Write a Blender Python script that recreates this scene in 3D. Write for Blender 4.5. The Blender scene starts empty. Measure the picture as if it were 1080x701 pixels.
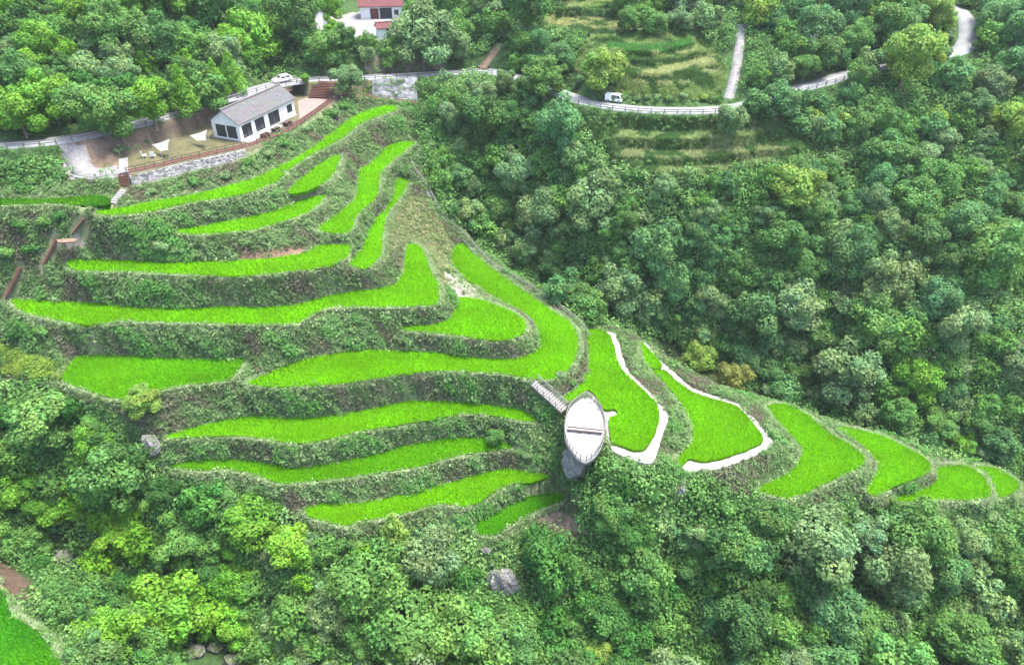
import bpy, bmesh, math, random
import numpy as np
from mathutils import Vector, Matrix
from mathutils.geometry import tessellate_polygon

R = math.radians
scene = bpy.context.scene
COL = scene.collection
rng = np.random.default_rng(7)
random.seed(7)

# ------------------------------------------------------------------ camera, sky, sun, exposure
HC, FPX, PITCH = 106.0, 760.0, R(35)
cam_d = bpy.data.cameras.new('camera'); cam = bpy.data.objects.new('camera', cam_d); COL.objects.link(cam)
cam.location = (0, 0, HC); cam.rotation_euler = (R(90) - PITCH, 0, 0)
cam_d.sensor_width = 36; cam_d.lens = FPX / 1080 * 36; cam_d.clip_start = 1; cam_d.clip_end = 2000
scene.camera = cam

SUN_EL, SUN_AZ = R(72), R(75)        # azimuth from +Y (away from the camera) towards +X
world = bpy.data.worlds.new('World'); scene.world = world; world.use_nodes = True
wn = world.node_tree.nodes; wl = world.node_tree.links
sky = wn.new('ShaderNodeTexSky'); sky.sky_type = 'NISHITA'; sky.sun_disc = False
sky.sun_elevation = SUN_EL; sky.sun_rotation = SUN_AZ; sky.dust_density = 3.0; sky.air_density = 1.0; sky.ozone_density = 0.6
wn['Background'].inputs['Strength'].default_value = 0.15
wl.new(sky.outputs['Color'], wn['Background'].inputs['Color'])
sun_d = bpy.data.lights.new('sun', 'SUN'); sun = bpy.data.objects.new('sun', sun_d); COL.objects.link(sun)
sun_d.energy = 2.05; sun_d.angle = R(20); sun_d.color = (1.0, 0.96, 0.89)
sd = Vector((math.sin(SUN_AZ) * math.cos(SUN_EL), math.cos(SUN_AZ) * math.cos(SUN_EL), math.sin(SUN_EL)))
sun.rotation_euler = sd.to_track_quat('Z', 'Y').to_euler()
scene.view_settings.view_transform = 'Standard'; scene.view_settings.look = 'None'
scene.view_settings.gamma = 1; scene.view_settings.exposure = 2.02
scene.view_settings.use_curve_mapping = False
scene.cycles.max_bounces = 6; scene.cycles.transparent_max_bounces = 6
scene.cycles.diffuse_bounces = 3; scene.cycles.use_denoising = True

# ------------------------------------------------------------------ geometry helpers
cp, sp_ = math.cos(PITCH), math.sin(PITCH)
def rays(px, py):
    a = (np.asarray(px, float) - 540) / FPX; b = (350.5 - np.asarray(py, float)) / FPX
    return np.stack([a, cp + b * sp_, -sp_ + b * cp], -1)
def P(px, py, z):
    d = rays(px, py); t = (z - HC) / d[..., 2]
    return np.array([0, 0, HC]) + d * np.asarray(t)[..., None]
def proj(p):
    p = np.asarray(p, float); x = p[..., 0]; y = p[..., 1]; z = p[..., 2] - HC
    dep = np.maximum(y * cp - z * sp_, 0.1); up = y * sp_ + z * cp
    return 540 + FPX * x / dep, 350.5 - FPX * up / dep, dep
def pip(x, y, poly):
    poly = np.asarray(poly, float); x = np.asarray(x, float); y = np.asarray(y, float)
    out = np.zeros(x.shape, bool)
    sel = (x >= poly[:, 0].min()) & (x <= poly[:, 0].max()) & (y >= poly[:, 1].min()) & (y <= poly[:, 1].max())
    if not sel.any(): return out
    xs, ys = x[sel], y[sel]; r = np.zeros(xs.shape, bool)
    n = len(poly)
    for i in range(n):
        x1, y1 = poly[i, 0], poly[i, 1]; x2, y2 = poly[(i + 1) % n, 0], poly[(i + 1) % n, 1]
        if y1 == y2: continue
        c = (y1 > ys) != (y2 > ys)
        r ^= c & (xs < (x2 - x1) * (ys - y1) / (y2 - y1) + x1)
    out[sel] = r
    return out
def smooth(pts, closed=True, n=4):
    p = np.asarray(pts, float); m = len(p); out = []
    for i in range(m if closed else m - 1):
        if closed: a, b, c, d = p[(i - 1) % m], p[i], p[(i + 1) % m], p[(i + 2) % m]
        else: a, b, c, d = p[max(i - 1, 0)], p[i], p[i + 1], p[min(i + 2, m - 1)]
        for k in range(n):
            t = k / n
            tn = 0.75
            m1 = (c - a) * 0.5 * tn; m2 = (d - b) * 0.5 * tn
            out.append((2*t**3 - 3*t**2 + 1) * b + (t**3 - 2*t**2 + t) * m1 + (-2*t**3 + 3*t**2) * c + (t**3 - t**2) * m2)
    if not closed: out.append(p[-1])
    return np.array(out)
def hash2(i, j, s):
    h = (i.astype(np.int64) * 374761393 + j.astype(np.int64) * 668265263 + s * 974711) & 0x7fffffff
    h = ((h ^ (h >> 13)) * 1274126177) & 0x7fffffff
    return ((h ^ (h >> 16)) & 0xffff) / 65535.0
def vnoise(x, y, s=0):
    i = np.floor(x); j = np.floor(y); fx = x - i; fy = y - j
    fx = fx * fx * (3 - 2 * fx); fy = fy * fy * (3 - 2 * fy)
    i = i.astype(np.int64); j = j.astype(np.int64)
    return (hash2(i, j, s) * (1 - fx) + hash2(i + 1, j, s) * fx) * (1 - fy) + (hash2(i, j + 1, s) * (1 - fx) + hash2(i + 1, j + 1, s) * fx) * fy
def fbm(x, y, s=0, o=4):
    r = 0; a = 0.5
    for k in range(o):
        r = r + a * vnoise(x * 2**k, y * 2**k, s + k * 17); a *= 0.5
    return r / (1 - 0.5**o)

def mesh_np(name, verts, faces, mat=None, colors=None, fcolors=None, smooth_shade=False):
    """faces: list of arrays, each (n, k)"""
    me = bpy.data.meshes.new(name)
    verts = np.asarray(verts, np.float32)
    me.vertices.add(len(verts)); me.vertices.foreach_set('co', verts.ravel())
    li = np.concatenate([f.ravel() for f in faces]).astype(np.int32)
    tot = np.concatenate([np.full(len(f), f.shape[1]) for f in faces]).astype(np.int32)
    st = np.concatenate([[0], np.cumsum(tot)[:-1]]).astype(np.int32)
    me.loops.add(len(li)); me.loops.foreach_set('vertex_index', li)
    me.polygons.add(len(tot)); me.polygons.foreach_set('loop_start', st)
    me.update(calc_edges=True)
    if colors is not None:
        at = me.attributes.new('col', 'FLOAT_COLOR', 'POINT')
        c = np.ones((len(verts), 4), np.float32); c[:, :colors.shape[1]] = colors
        at.data.foreach_set('color', c.ravel())
    if smooth_shade: me.polygons.foreach_set('use_smooth', np.ones(len(tot), bool))
    if mat: me.materials.append(mat)
    return me
def link(name, me, parent=None, loc=(0, 0, 0)):
    o = bpy.data.objects.new(name, me); COL.objects.link(o)
    o.parent = parent; o.location = loc
    return o
def tag(o, label=None, cat=None, group=None, kind=None):
    if label: o['label'] = label
    if cat: o['category'] = cat
    if group: o['group'] = group
    if kind: o['kind'] = kind
    return o
def thing(name, label, cat, loc=(0, 0, 0), rz=0, group=None):
    o = bpy.data.objects.new(name, None); COL.objects.link(o); o.empty_display_size = 0.3
    o.location = loc; o.rotation_euler = (0, 0, rz)
    return tag(o, label, cat, group)
class MB:
    def __init__(s): s.v = []; s.f = []
    def add(s, vs, fs):
        n = len(s.v); s.v += [tuple(map(float, v)) for v in vs]; s.f += [tuple(i + n for i in f) for f in fs]
        return s
    def box(s, c, d, rz=0, tilt=None):
        x, y, z = d[0] / 2, d[1] / 2, d[2] / 2
        vs = [Vector((a * x, b * y, e * z)) for e in (-1, 1) for a, b in ((-1, -1), (1, -1), (1, 1), (-1, 1))]
        m = Matrix.Rotation(rz, 3, 'Z')
        if tilt: m = m @ tilt
        vs = [m @ v + Vector(c) for v in vs]
        return s.add(vs, [(3, 2, 1, 0), (4, 5, 6, 7), (0, 1, 5, 4), (1, 2, 6, 5), (2, 3, 7, 6), (3, 0, 4, 7)])
    def bar(s, a, b, w, h=None):
        a = Vector(a); b = Vector(b); d = b - a
        if d.length < 1e-5: return s
        h = h or w
        up = Vector((0, 0, 1)) if abs(d.normalized().z) < 0.95 else Vector((0, 1, 0))
        sx = d.cross(up).normalized(); sz = sx.cross(d).normalized()
        vs = []
        for q in (a, b):
            for i, j in ((-1, -1), (1, -1), (1, 1), (-1, 1)): vs.append(q + sx * (i * w / 2) + sz * (j * h / 2))
        return s.add(vs, [(3, 2, 1, 0), (4, 5, 6, 7), (0, 1, 5, 4), (1, 2, 6, 5), (2, 3, 7, 6), (3, 0, 4, 7)])
    def tube(s, pts, rs, seg=8, cap=True):
        n = len(pts); vs = []; fs = []
        for i in range(n):
            d = Vector(pts[min(i + 1, n - 1)]) - Vector(pts[max(i - 1, 0)])
            d.normalize(); up = Vector((1, 0, 0)) if abs(d.z) > 0.9 else Vector((0, 0, 1))
            a = d.cross(up).normalized(); b = d.cross(a)
            for k in range(seg):
                t = 2 * math.pi * k / seg
                vs.append(Vector(pts[i]) + (a * math.cos(t) + b * math.sin(t)) * rs[i])
        for i in range(n - 1):
            for k in range(seg):
                k2 = (k + 1) % seg
                fs.append((i * seg + k, i * seg + k2, (i + 1) * seg + k2, (i + 1) * seg + k))
        if cap: fs += [tuple(range(seg))[::-1], tuple((n - 1) * seg + k for k in range(seg))]
        return s.add(vs, fs)
    def prism(s, poly, z0, z1):
        """poly: list of xy (or xyz, whose z is added)"""
        n = len(poly); zz = [p[2] if len(p) > 2 else 0 for p in poly]
        vs = [(p[0], p[1], z0 + q) for p, q in zip(poly, zz)] + [(p[0], p[1], z1 + q) for p, q in zip(poly, zz)]
        tri = tessellate_polygon([[Vector((p[0], p[1], 0)) for p in poly]])
        fs = []
        for t in tri:
            a, b, c = [Vector((poly[i][0], poly[i][1], 0)) for i in t]
            if (b - a).cross(c - a).z < 0: t = t[::-1]
            fs.append(tuple(i + n for i in t)); fs.append(tuple(t[::-1]))
        fs += [(i, (i + 1) % n, n + (i + 1) % n, n + i) for i in range(n)]
        return s.add(vs, fs)
    def build(s, name, mat, parent=None, loc=(0, 0, 0), bevel=0, shade=False):
        me = bpy.data.meshes.new(name); me.from_pydata(s.v, [], s.f)
        bm = bmesh.new(); bm.from_mesh(me); bmesh.ops.recalc_face_normals(bm, faces=bm.faces)
        if bevel: bmesh.ops.bevel(bm, geom=list(bm.edges), offset=bevel, segments=2, affect='EDGES', profile=0.6)
        if shade:
            for f in bm.faces: f.smooth = True
        bm.to_mesh(me); bm.free()
        if mat: me.materials.append(mat)
        return link(name, me, parent, loc)

# ------------------------------------------------------------------ materials
def mat_new(name):
    m = bpy.data.materials.new(name); m.use_nodes = True
    return m, m.node_tree.nodes, m.node_tree.links, m.node_tree.nodes['Principled BSDF']
def mat_noise(name, c1, c2, scale=3.0, rough=0.8, bump=0.3, detail=6, spec=0.3, metal=0.0, bscale=None, dist=0.03):
    m, n, l, b = mat_new(name)
    tc = n.new('ShaderNodeTexCoord'); nz = n.new('ShaderNodeTexNoise'); nz.inputs['Scale'].default_value = scale
    nz.inputs['Detail'].default_value = detail; nz.inputs['Roughness'].default_value = 0.65
    l.new(tc.outputs['Object'], nz.inputs['Vector'])
    r = n.new('ShaderNodeValToRGB'); r.color_ramp.elements[0].position = 0.32; r.color_ramp.elements[1].position = 0.68
    r.color_ramp.elements[0].color = (*c1, 1); r.color_ramp.elements[1].color = (*c2, 1)
    l.new(nz.outputs['Fac'], r.inputs['Fac']); l.new(r.outputs['Color'], b.inputs['Base Color'])
    b.inputs['Roughness'].default_value = rough; b.inputs['Specular IOR Level'].default_value = spec; b.inputs['Metallic'].default_value = metal
    if bump:
        nb = n.new('ShaderNodeTexNoise'); nb.inputs['Scale'].default_value = bscale or scale * 4; nb.inputs['Detail'].default_value = 5
        l.new(tc.outputs['Object'], nb.inputs['Vector'])
        bp = n.new('ShaderNodeBump'); bp.inputs['Strength'].default_value = bump; bp.inputs['Distance'].default_value = dist
        l.new(nb.outputs['Fac'], bp.inputs['Height']); l.new(bp.outputs['Normal'], b.inputs['Normal'])
    return m
def mat_leaf(name, use_obj, trans=0.3, rough=0.55, spec=0.35):
    """foliage: per-leaf attribute, tinted per object when use_obj"""
    m, n, l, b = mat_new(name)
    at = n.new('ShaderNodeAttribute'); at.attribute_name = 'col'
    if use_obj:
        oi = n.new('ShaderNodeObjectInfo')
        mx = n.new('ShaderNodeMix'); mx.data_type = 'RGBA'; mx.blend_type = 'MULTIPLY'; mx.inputs['Factor'].default_value = 1
        l.new(oi.outputs['Color'], mx.inputs['A']); l.new(at.outputs['Color'], mx.inputs['B']); src = mx.outputs['Result']
    else: src = at.outputs['Color']
    l.new(src, b.inputs['Base Color'])
    b.inputs['Roughness'].default_value = rough; b.inputs['Specular IOR Level'].default_value = spec
    tr = n.new('ShaderNodeBsdfTranslucent'); l.new(src, tr.inputs['Color'])
    ms = n.new('ShaderNodeMixShader'); ms.inputs['Fac'].default_value = trans
    l.new(b.outputs['BSDF'], ms.inputs[1]); l.new(tr.outputs['BSDF'], ms.inputs[2])
    l.new(ms.outputs['Shader'], n['Material Output'].inputs['Surface'])
    return m
M_leaf = mat_leaf('leaf', True, 0.36, .6, .25)
M_weed = mat_leaf('weed_leaf', False, 0.3, 0.8, 0.08)
M_rice = mat_leaf('rice_leaf', False, 0.3, 0.8, 0.05)
M_bark = mat_noise('bark', (0.10, 0.075, 0.055), (0.22, 0.18, 0.14), 6, 0.9, 0.6)
M_conc = mat_noise('concrete', (0.26,0.26,0.25), (0.38,0.37,0.36), 0.7, 0.85, 0.2, bscale=8)
M_road = mat_noise('road_concrete', (0.20,0.21,0.22), (0.32,0.325,0.33), 0.35, 0.85, 0.15, bscale=6)
M_sand = mat_noise('pale_path', (0.24,0.225,0.20), (0.42,0.39,0.36), 0.6, 0.9, 0.2, bscale=5)
M_deck = mat_noise('deck_floor', (0.31,0.295,0.29), (0.42,0.40,0.395), 0.8, 0.7, 0.1, bscale=6)
M_gravel = mat_noise('grey_gravel', (0.15,0.145,0.145), (0.27,0.26,0.26), 1.2, 0.95, 0.4, bscale=10)
M_white = mat_noise('white_paint', (0.62,0.62,0.61), (0.74,0.74,0.73), 1.2, 0.7, 0.1)
M_sail = mat_noise('sail_cloth', (0.42,0.40,0.35), (0.52,0.49,0.44), 0.8, 0.85, 0.15)
M_grey = mat_noise('weathered_grey_wood', (0.10,0.09,0.085), (0.20,0.185,0.175), 4, 0.85, 0.3)
M_pale_post = mat_noise('pale_grey_wood', (0.18,0.17,0.16), (0.30,0.285,0.27), 4, 0.85, 0.3)
M_brown = mat_noise('red_brown_wood', (0.07,0.03,0.022), (0.14,0.062,0.045), 3, 0.8, 0.3)
M_darkbrown = mat_noise('dark_brown_wood', (0.045, 0.025, 0.022), (0.09, 0.05, 0.045), 3, 0.75, 0.2)
M_dark = mat_noise('dark_joinery_and_shade', (0.02, 0.022, 0.026), (0.045, 0.045, 0.05), 2, 0.6, 0)  # dark frames and doors, and the shade painted into the farmhouse gateway
def mat_rock():
    m = mat_noise('rock', (0.09,0.085,0.08), (0.30,0.285,0.27), .9, 0.92, 1.0, dist=0.3, detail=9, bscale=2.2)
    n, l = m.node_tree.nodes, m.node_tree.links; b = n['Principled BSDF']; src = b.inputs['Base Color'].links[0].from_socket
    ge = n.new('ShaderNodeNewGeometry'); sx = n.new('ShaderNodeSeparateXYZ'); l.new(ge.outputs['Normal'], sx.inputs['Vector'])
    nz = n.new('ShaderNodeTexNoise'); nz.inputs['Scale'].default_value = 1.3; nz.inputs['Detail'].default_value = 7
    tcn = n.new('ShaderNodeTexCoord'); l.new(tcn.outputs['Object'], nz.inputs['Vector'])
    ma = n.new('ShaderNodeMath'); ma.operation = 'MULTIPLY_ADD'; ma.inputs[1].default_value = .5; l.new(sx.outputs['Z'], ma.inputs[0]); l.new(nz.outputs['Fac'], ma.inputs[2])
    r = n.new('ShaderNodeValToRGB'); r.color_ramp.elements[0].position = .82; r.color_ramp.elements[1].position = .98; l.new(ma.outputs['Value'], r.inputs['Fac'])
    mx = n.new('ShaderNodeMix'); mx.data_type = 'RGBA'; l.new(r.outputs['Color'], mx.inputs['Factor']); l.new(src, mx.inputs['A']); mx.inputs['B'].default_value = (.07, .11, .03, 1)
    l.new(mx.outputs['Result'], b.inputs['Base Color']); return m
M_rock = mat_rock()
M_dirt = mat_noise('brown_dirt', (0.12, 0.085, 0.06), (0.24, 0.17, 0.12), 0.8, 0.95, 0.5)
M_pink = mat_noise('pink_paving', (0.18,0.13,0.115), (0.27,0.20,0.175), 1.5, 0.85, 0.2)
M_redroof = mat_noise('red_tile', (0.075,0.018,0.02), (0.14,0.04,0.042), 1.5, 0.7, 0.4)
M_metal = mat_noise('galvanised_metal', (0.42, 0.43, 0.44), (0.55, 0.56, 0.57), 2, 0.45, 0, metal=0.6)
M_tyre = mat_noise('tyre_rubber', (0.02, 0.02, 0.02), (0.04, 0.04, 0.04), 3, 0.9, 0)
M_water = mat_noise('stream_water', (0.02,0.025,0.025), (0.04,0.045,0.045), 1, 0.15, 0.3, spec=0.5)
def mat_glass():
    m, n, l, b = mat_new('dark_glass')
    b.inputs['Base Color'].default_value = (0.03, 0.035, 0.045, 1); b.inputs['Roughness'].default_value = 0.12
    b.inputs['Specular IOR Level'].default_value = 0.6
    return m
M_glass = mat_glass()
def mat_paint(name, c):
    m, n, l, b = mat_new(name); b.inputs['Base Color'].default_value = (*c, 1); b.inputs['Roughness'].default_value = 0.3
    b.inputs['Coat Weight'].default_value = 0.4
    return m
M_car = mat_paint('car_paint', (0.78, 0.78, 0.78))
def mat_bricky(name, c1, c2, mortar, scale, bw=0.5, rh=0.25, offs=0.5, rough=0.85):
    m, n, l, b = mat_new(name)
    tc = n.new('ShaderNodeTexCoord'); br = n.new('ShaderNodeTexBrick')
    br.inputs['Scale'].default_value = scale; br.inputs['Color1'].default_value = (*c1, 1); br.inputs['Color2'].default_value = (*c2, 1)
    br.inputs['Mortar'].default_value = (*mortar, 1); br.inputs['Brick Width'].default_value = bw; br.inputs['Row Height'].default_value = rh
    br.inputs['Mortar Size'].default_value = 0.02; br.offset = offs
    l.new(tc.outputs['Object'], br.inputs['Vector'])
    nz = n.new('ShaderNodeTexNoise'); nz.inputs['Scale'].default_value = 0.6; l.new(tc.outputs['Object'], nz.inputs['Vector'])
    mx = n.new('ShaderNodeMix'); mx.data_type = 'RGBA'; mx.blend_type = 'MULTIPLY'; mx.inputs['Factor'].default_value = 0.5
    l.new(br.outputs['Color'], mx.inputs['A']); l.new(nz.outputs['Color'], mx.inputs['B']); l.new(mx.outputs['Result'], b.inputs['Base Color'])
    bp = n.new('ShaderNodeBump'); bp.inputs['Strength'].default_value = 0.5; bp.inputs['Distance'].default_value = 0.04
    l.new(br.outputs['Fac'], bp.inputs['Height']); bp.invert = True; l.new(bp.outputs['Normal'], b.inputs['Normal'])
    b.inputs['Roughness'].default_value = rough
    return m
M_roof = mat_bricky('grey_roof_tile', (0.12,0.118,0.12), (0.17,0.165,0.165), (0.06,0.06,0.06), 1.0, 0.35, 0.35, 0.5)
def mat_stones(name, c1, c2, scale):
    m, n, l, b = mat_new(name)
    tc = n.new('ShaderNodeTexCoord'); vo = n.new('ShaderNodeTexVoronoi'); vo.inputs['Scale'].default_value = scale
    l.new(tc.outputs['Object'], vo.inputs['Vector'])
    r = n.new('ShaderNodeValToRGB'); r.color_ramp.elements[0].color = (*c1, 1); r.color_ramp.elements[1].color = (*c2, 1)
    sx = n.new('ShaderNodeSeparateColor'); l.new(vo.outputs['Color'], sx.inputs['Color']); l.new(sx.outputs['Red'], r.inputs['Fac'])
    l.new(r.outputs['Color'], b.inputs['Base Color']); b.inputs['Roughness'].default_value = 0.9
    bp = n.new('ShaderNodeBump'); bp.inputs['Strength'].default_value = 0.8; bp.inputs['Distance'].default_value = 0.12; bp.invert = True
    l.new(vo.outputs['Distance'], bp.inputs['Height']); l.new(bp.outputs['Normal'], b.inputs['Normal'])
    return m
M_stone = mat_stones('pale_stone_wall', (0.09,0.088,0.085), (0.36,0.345,0.33), 2.7)
M_gstone = mat_stones('grey_stone_wall', (0.11,0.115,0.12), (0.27,0.275,0.28), 1.3)

# ------------------------------------------------------------------ traced plan of the place (pixel outlines unprojected onto their own level)
FIELDS = [
 ('F0', 53.6, [(-25,215),(0,212),(30,213),(57,212.5),(90,210),(108,209),(116,213),(115,218.5),(92,219.5),(60,217),(0,219),(-25,221)],
  'dark green sliver of rice paddy left of the pale narrow steps'),
 ('F1a', 52.8, [(296,178),(311,171),(334,155.6),(354,140),(377,124),(400,115.7),(415.5,114),(416,119),(383,131),(360,148.5),(325.6,167),(303,182)],
  'narrow rice paddy strip curving up below the patio, highest in the picture'),
 ('F1b', 52.7, [(103,226),(111,224),(140,221),(154,217),(188,211),(228,203),(270,191),(293,180),(299,186),(291,194),(268.5,204),(240,211),(200,215.6),(160,225.6),(128,229),(108,228.6)],
  'long bright rice paddy right below the pale stone wall and the white hall'),
 ('F2', 50.9, [(358.4,165.6),(354,181),(345.6,192.8),(325.6,203),(308.5,206.5),(307,201),(323,187),(340,174)],
  'small lens shaped rice paddy tucked between two long paddies below the white hall'),
 ('F3', 49.0, [(343,208.5),(325.6,211),(308.5,217),(294,224),(268.5,230),(240,235.6),(214,241),(194,243.5),(187,247),(214,249),(257,245.6),(270,244),(297,235.6),(323,227),(337,217)],
  'thin curved rice paddy whose front bund is bare pale earth'),
 ('F4', 46.8, [(437,153),(422.6,151.5),(408,157),(397,168.5),(391,175.6),(380,181),(378,197),(374,214),(360,225.6),(337,242.7),(340,246),(362.7,248),(371,242.7),(377,228),(397,208.5),(401,185.6),(414,171),(428,161)],
  'winding rice paddy strip on the ridge, wide below and hooked on top'),
 ('F5', 43.3, [(431,191),(418,191),(414,205.6),(405.5,223),(397,231),(385.5,248),(380,265.5),(368.5,280),(374,284),(388,284),(401,271),(402.7,254),(408,228),(422.6,208.5)],
  'steep narrow rice paddy strip nearest the dry grassy ridge top'),
 ('F6', 44.9, [(368.5,261),(337,261),(325.6,268.4),(297,274),(268.5,277),(220,278),(171,278.4),(120,276),(77,277),(74,281),(85.6,287),(142.7,288.4),(200,291),(248,293.4),(268.5,292.2),(325.6,285.5),(354,279.5),(365,272)],
  'long rice paddy with a bare brown earth patch on the bank above it'),
 ('F7', 39.3, [(430,261),(428.5,268.5),(425.7,288.5),(420,301),(409,305),(384,308),(350,313),(317,322),(278.5,326),(240,325),(200,327),(143,325.5),(94,321),(57,320.5),(17,317.5),(14,320),(28.5,331),(57,338),(94,344),(128,340),(171,341),(228,342.6),(270,343.5),(309,343),(325,335),(342.7,327.5),(368,325),(420,325),(454,323.5),(462,318),(461,303),(455,290),(445.7,267),(438,260)],
  'longest rice paddy, from the left stairs to a lobe climbing the ridge'),
 ('F8', 36.1, [(485.6,316),(505.6,318.5),(525.6,325.6),(545.5,334),(554,345.6),(551,354),(537,360),(514,360.4),(485.6,355.6),(453,352.5),(425,349),(431,345.6),(457,344),(474,338),(482,326)],
  'rounded rice paddy lobe below the pale sandy patch'),
 ('F9', 33.0, [(488.5,258.5),(478,266),(478.5,283),(494,297),(520,314),(543,327),(560,337),(568,352),(568,366),(560,375.5),(543,380),(514,380),(480,376.5),(457,374),(420,371.5),(386,371.5),(348,375.5),(312,383),(281,398.5),(263,406),(291,409.4),(337.5,407.6),(368,405),(407,398.5),(445,393.5),(480,392.5),(520,395),(543,397.5),(571,402),(588,399.5),(600,390),(607,374),(608,357),(600,342.6),(577,327),(543,303),(514,282),(494,263)],
  'largest rice paddy, wrapping round the ridge nose above the white deck stairs'),
 ('F10', 33.4, [(88.5,376.5),(142.7,377),(200,379.5),(242.6,380.5),(259,379),(255,390),(245,400),(237,403.6),(200,407),(171,413),(143,423),(120,421),(94,413),(67,402.6),(71,393),(80,381)],
  'broad apron shaped rice paddy at the left beside the dark woods'),
 ('F11', 27.5, [(175.4,462.6),(203.6,453.6),(237,444.6),(270,440),(319,441.5),(355,439),(400,430.5),(431,424.4),(457,423.6),(495.5,426),(526,429.5),(549,433.4),(560,440),(564,446),(544,444),(513.5,439),(488,437.7),(457,444),(418.5,450),(380,456.5),(350,464),(324,468.5),(304,468.5),(283,464.4),(257.5,461.3),(224,461.3),(196,463.4)],
  'long rice paddy strip with the grey boulder at its left tip'),
 ('F12', 23.6, [(180.5,493.4),(198.5,487),(232,485),(260,487),(288,491),(314,494),(340,491),(365,486),(400,478.5),(431,470.6),(465,464),(488,461.6),(511,463),(531.5,465.5),(540,473),(518.6,476.5),(495.5,479.6),(470,485),(439,494),(405.7,499),(380,503),(340,507.5),(304,511),(286,507.5),(265,500),(242,496),(211,497)],
  'long rice paddy strip with a light sapling at its right end'),
 ('F13', 20.2, [(323,539.6),(334.5,533),(355,532),(378,530.6),(400,528.5),(431,522),(457,514),(482.7,509),(508,500),(534,496),(557,499),(578,504),(559.7,510.4),(539,511.7),(521,520.6),(503,532),(488,535.5),(470,532),(452,534.8),(426,542.5),(400.5,547.6),(380,551),(365,555),(345,551),(329,546)],
  'wavy rice paddy strip low above the ravine, with a tapering right tip'),
 ('F14', 17.0, [(499,556.6),(503,550),(524,540),(544,529.6),(559.7,524),(583,520.6),(600,526),(577.6,535),(557,543.7),(541.7,552.7),(526,563),(513.5,565.6),(503,561.7)],
  'lowest rice paddy of the slope, above the bare brown earth slip'),
 ('G1', 30.0, [(618.5,351),(635.6,351),(644,358.5),(651,384),(658.4,395.6),(678.4,414),(691,427),(694,441),(690,458.4),(678.4,475.6),(667,475.6),(652.7,470),(645.6,467),(643,444),(649,441),(652,437),(648,433),(640,434),(637,432),(628.5,419),(620,413),(607,424),(594,422),(613,407),(621,387),(622,370)],
  'rice paddy beside the white deck, edged by a white winding path'),
 ('G2a', 26.9, [(677,364),(685.5,373),(697,387),(692.7,390),(684,388),(678,377)],
  'tiny rice paddy scrap beyond the small white cross path'),
 ('G2', 26.8, [(688.4,394),(701,393),(713,404),(730,415.6),(752.6,423),(775.4,430),(787,441),(801,459),(801,469),(767,482.7),(741,488),(727,485),(718,492.7),(715.5,487),(730,467),(731,455.6),(724,435.6),(710,415.6),(698,401)],
  'shield shaped rice paddy with a white path round its far and right sides'),
 ('G3', 23.2, [(811,430),(828.5,428.5),(851,440),(871,457),(894,471),(911,485.5),(905.5,494),(880,505.5),(851,520),(828.5,527),(811,522),(800,517),(828.5,502.6),(843,488),(845.6,474),(834,460),(817,443)],
  'large leaf shaped rice paddy just right of the last white path'),
 ('G4', 21.0, [(880,452.7),(902.6,455.6),(931,462.7),(957,475.5),(974,485.5),(979.6,497),(965,505.5),(942.5,514),(922.6,524),(914,520),(917,508),(925.4,497),(922.6,485.5),(902.6,468)],
  'crescent shaped rice paddy with a dark stone step below its right end'),
 ('G5', 19.2, [(988,495.5),(1016.7,494),(1034,502.6),(1042,517),(1039.5,526),(1022,529),(991,528),(951,530.5),(939.7,527),(957,519.7),(979.6,514),(987,505.5)],
  'fan shaped rice paddy near the right end of the ridge'),
 ('G6', 18.5, [(1028,494),(1051,497),(1071,510),(1068,519.7),(1051,525.4),(1048,514),(1039.5,499.8)],
  'small rice paddy wedge at the far right tip of the ridge'),
 ('L1', 22.0, [(-40,600),(0,623),(11.5,649),(40,669),(51.6,683),(66,701),(85,740),(-40,760)],
  'rice paddy cut off by the lower left corner of the picture'),
]
for f in FIELDS: pass
FW = []
for n, z, poly, lab in FIELDS:
    pl = smooth(np.array(poly), True, 6); w_ = P(pl[:, 0], pl[:, 1], z)
    t_ = np.roll(w_, -1, 0) - np.roll(w_, 1, 0); t_ /= np.linalg.norm(t_, axis=1, keepdims=True) + 1e-9
    j_ = (fbm(w_[:, 0] / .9, w_[:, 1] / .9, 77, 3) - .5) * .30
    w_[:, 0] += -t_[:, 1] * j_; w_[:, 1] += t_[:, 0] * j_; FW.append(w_)
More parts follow.
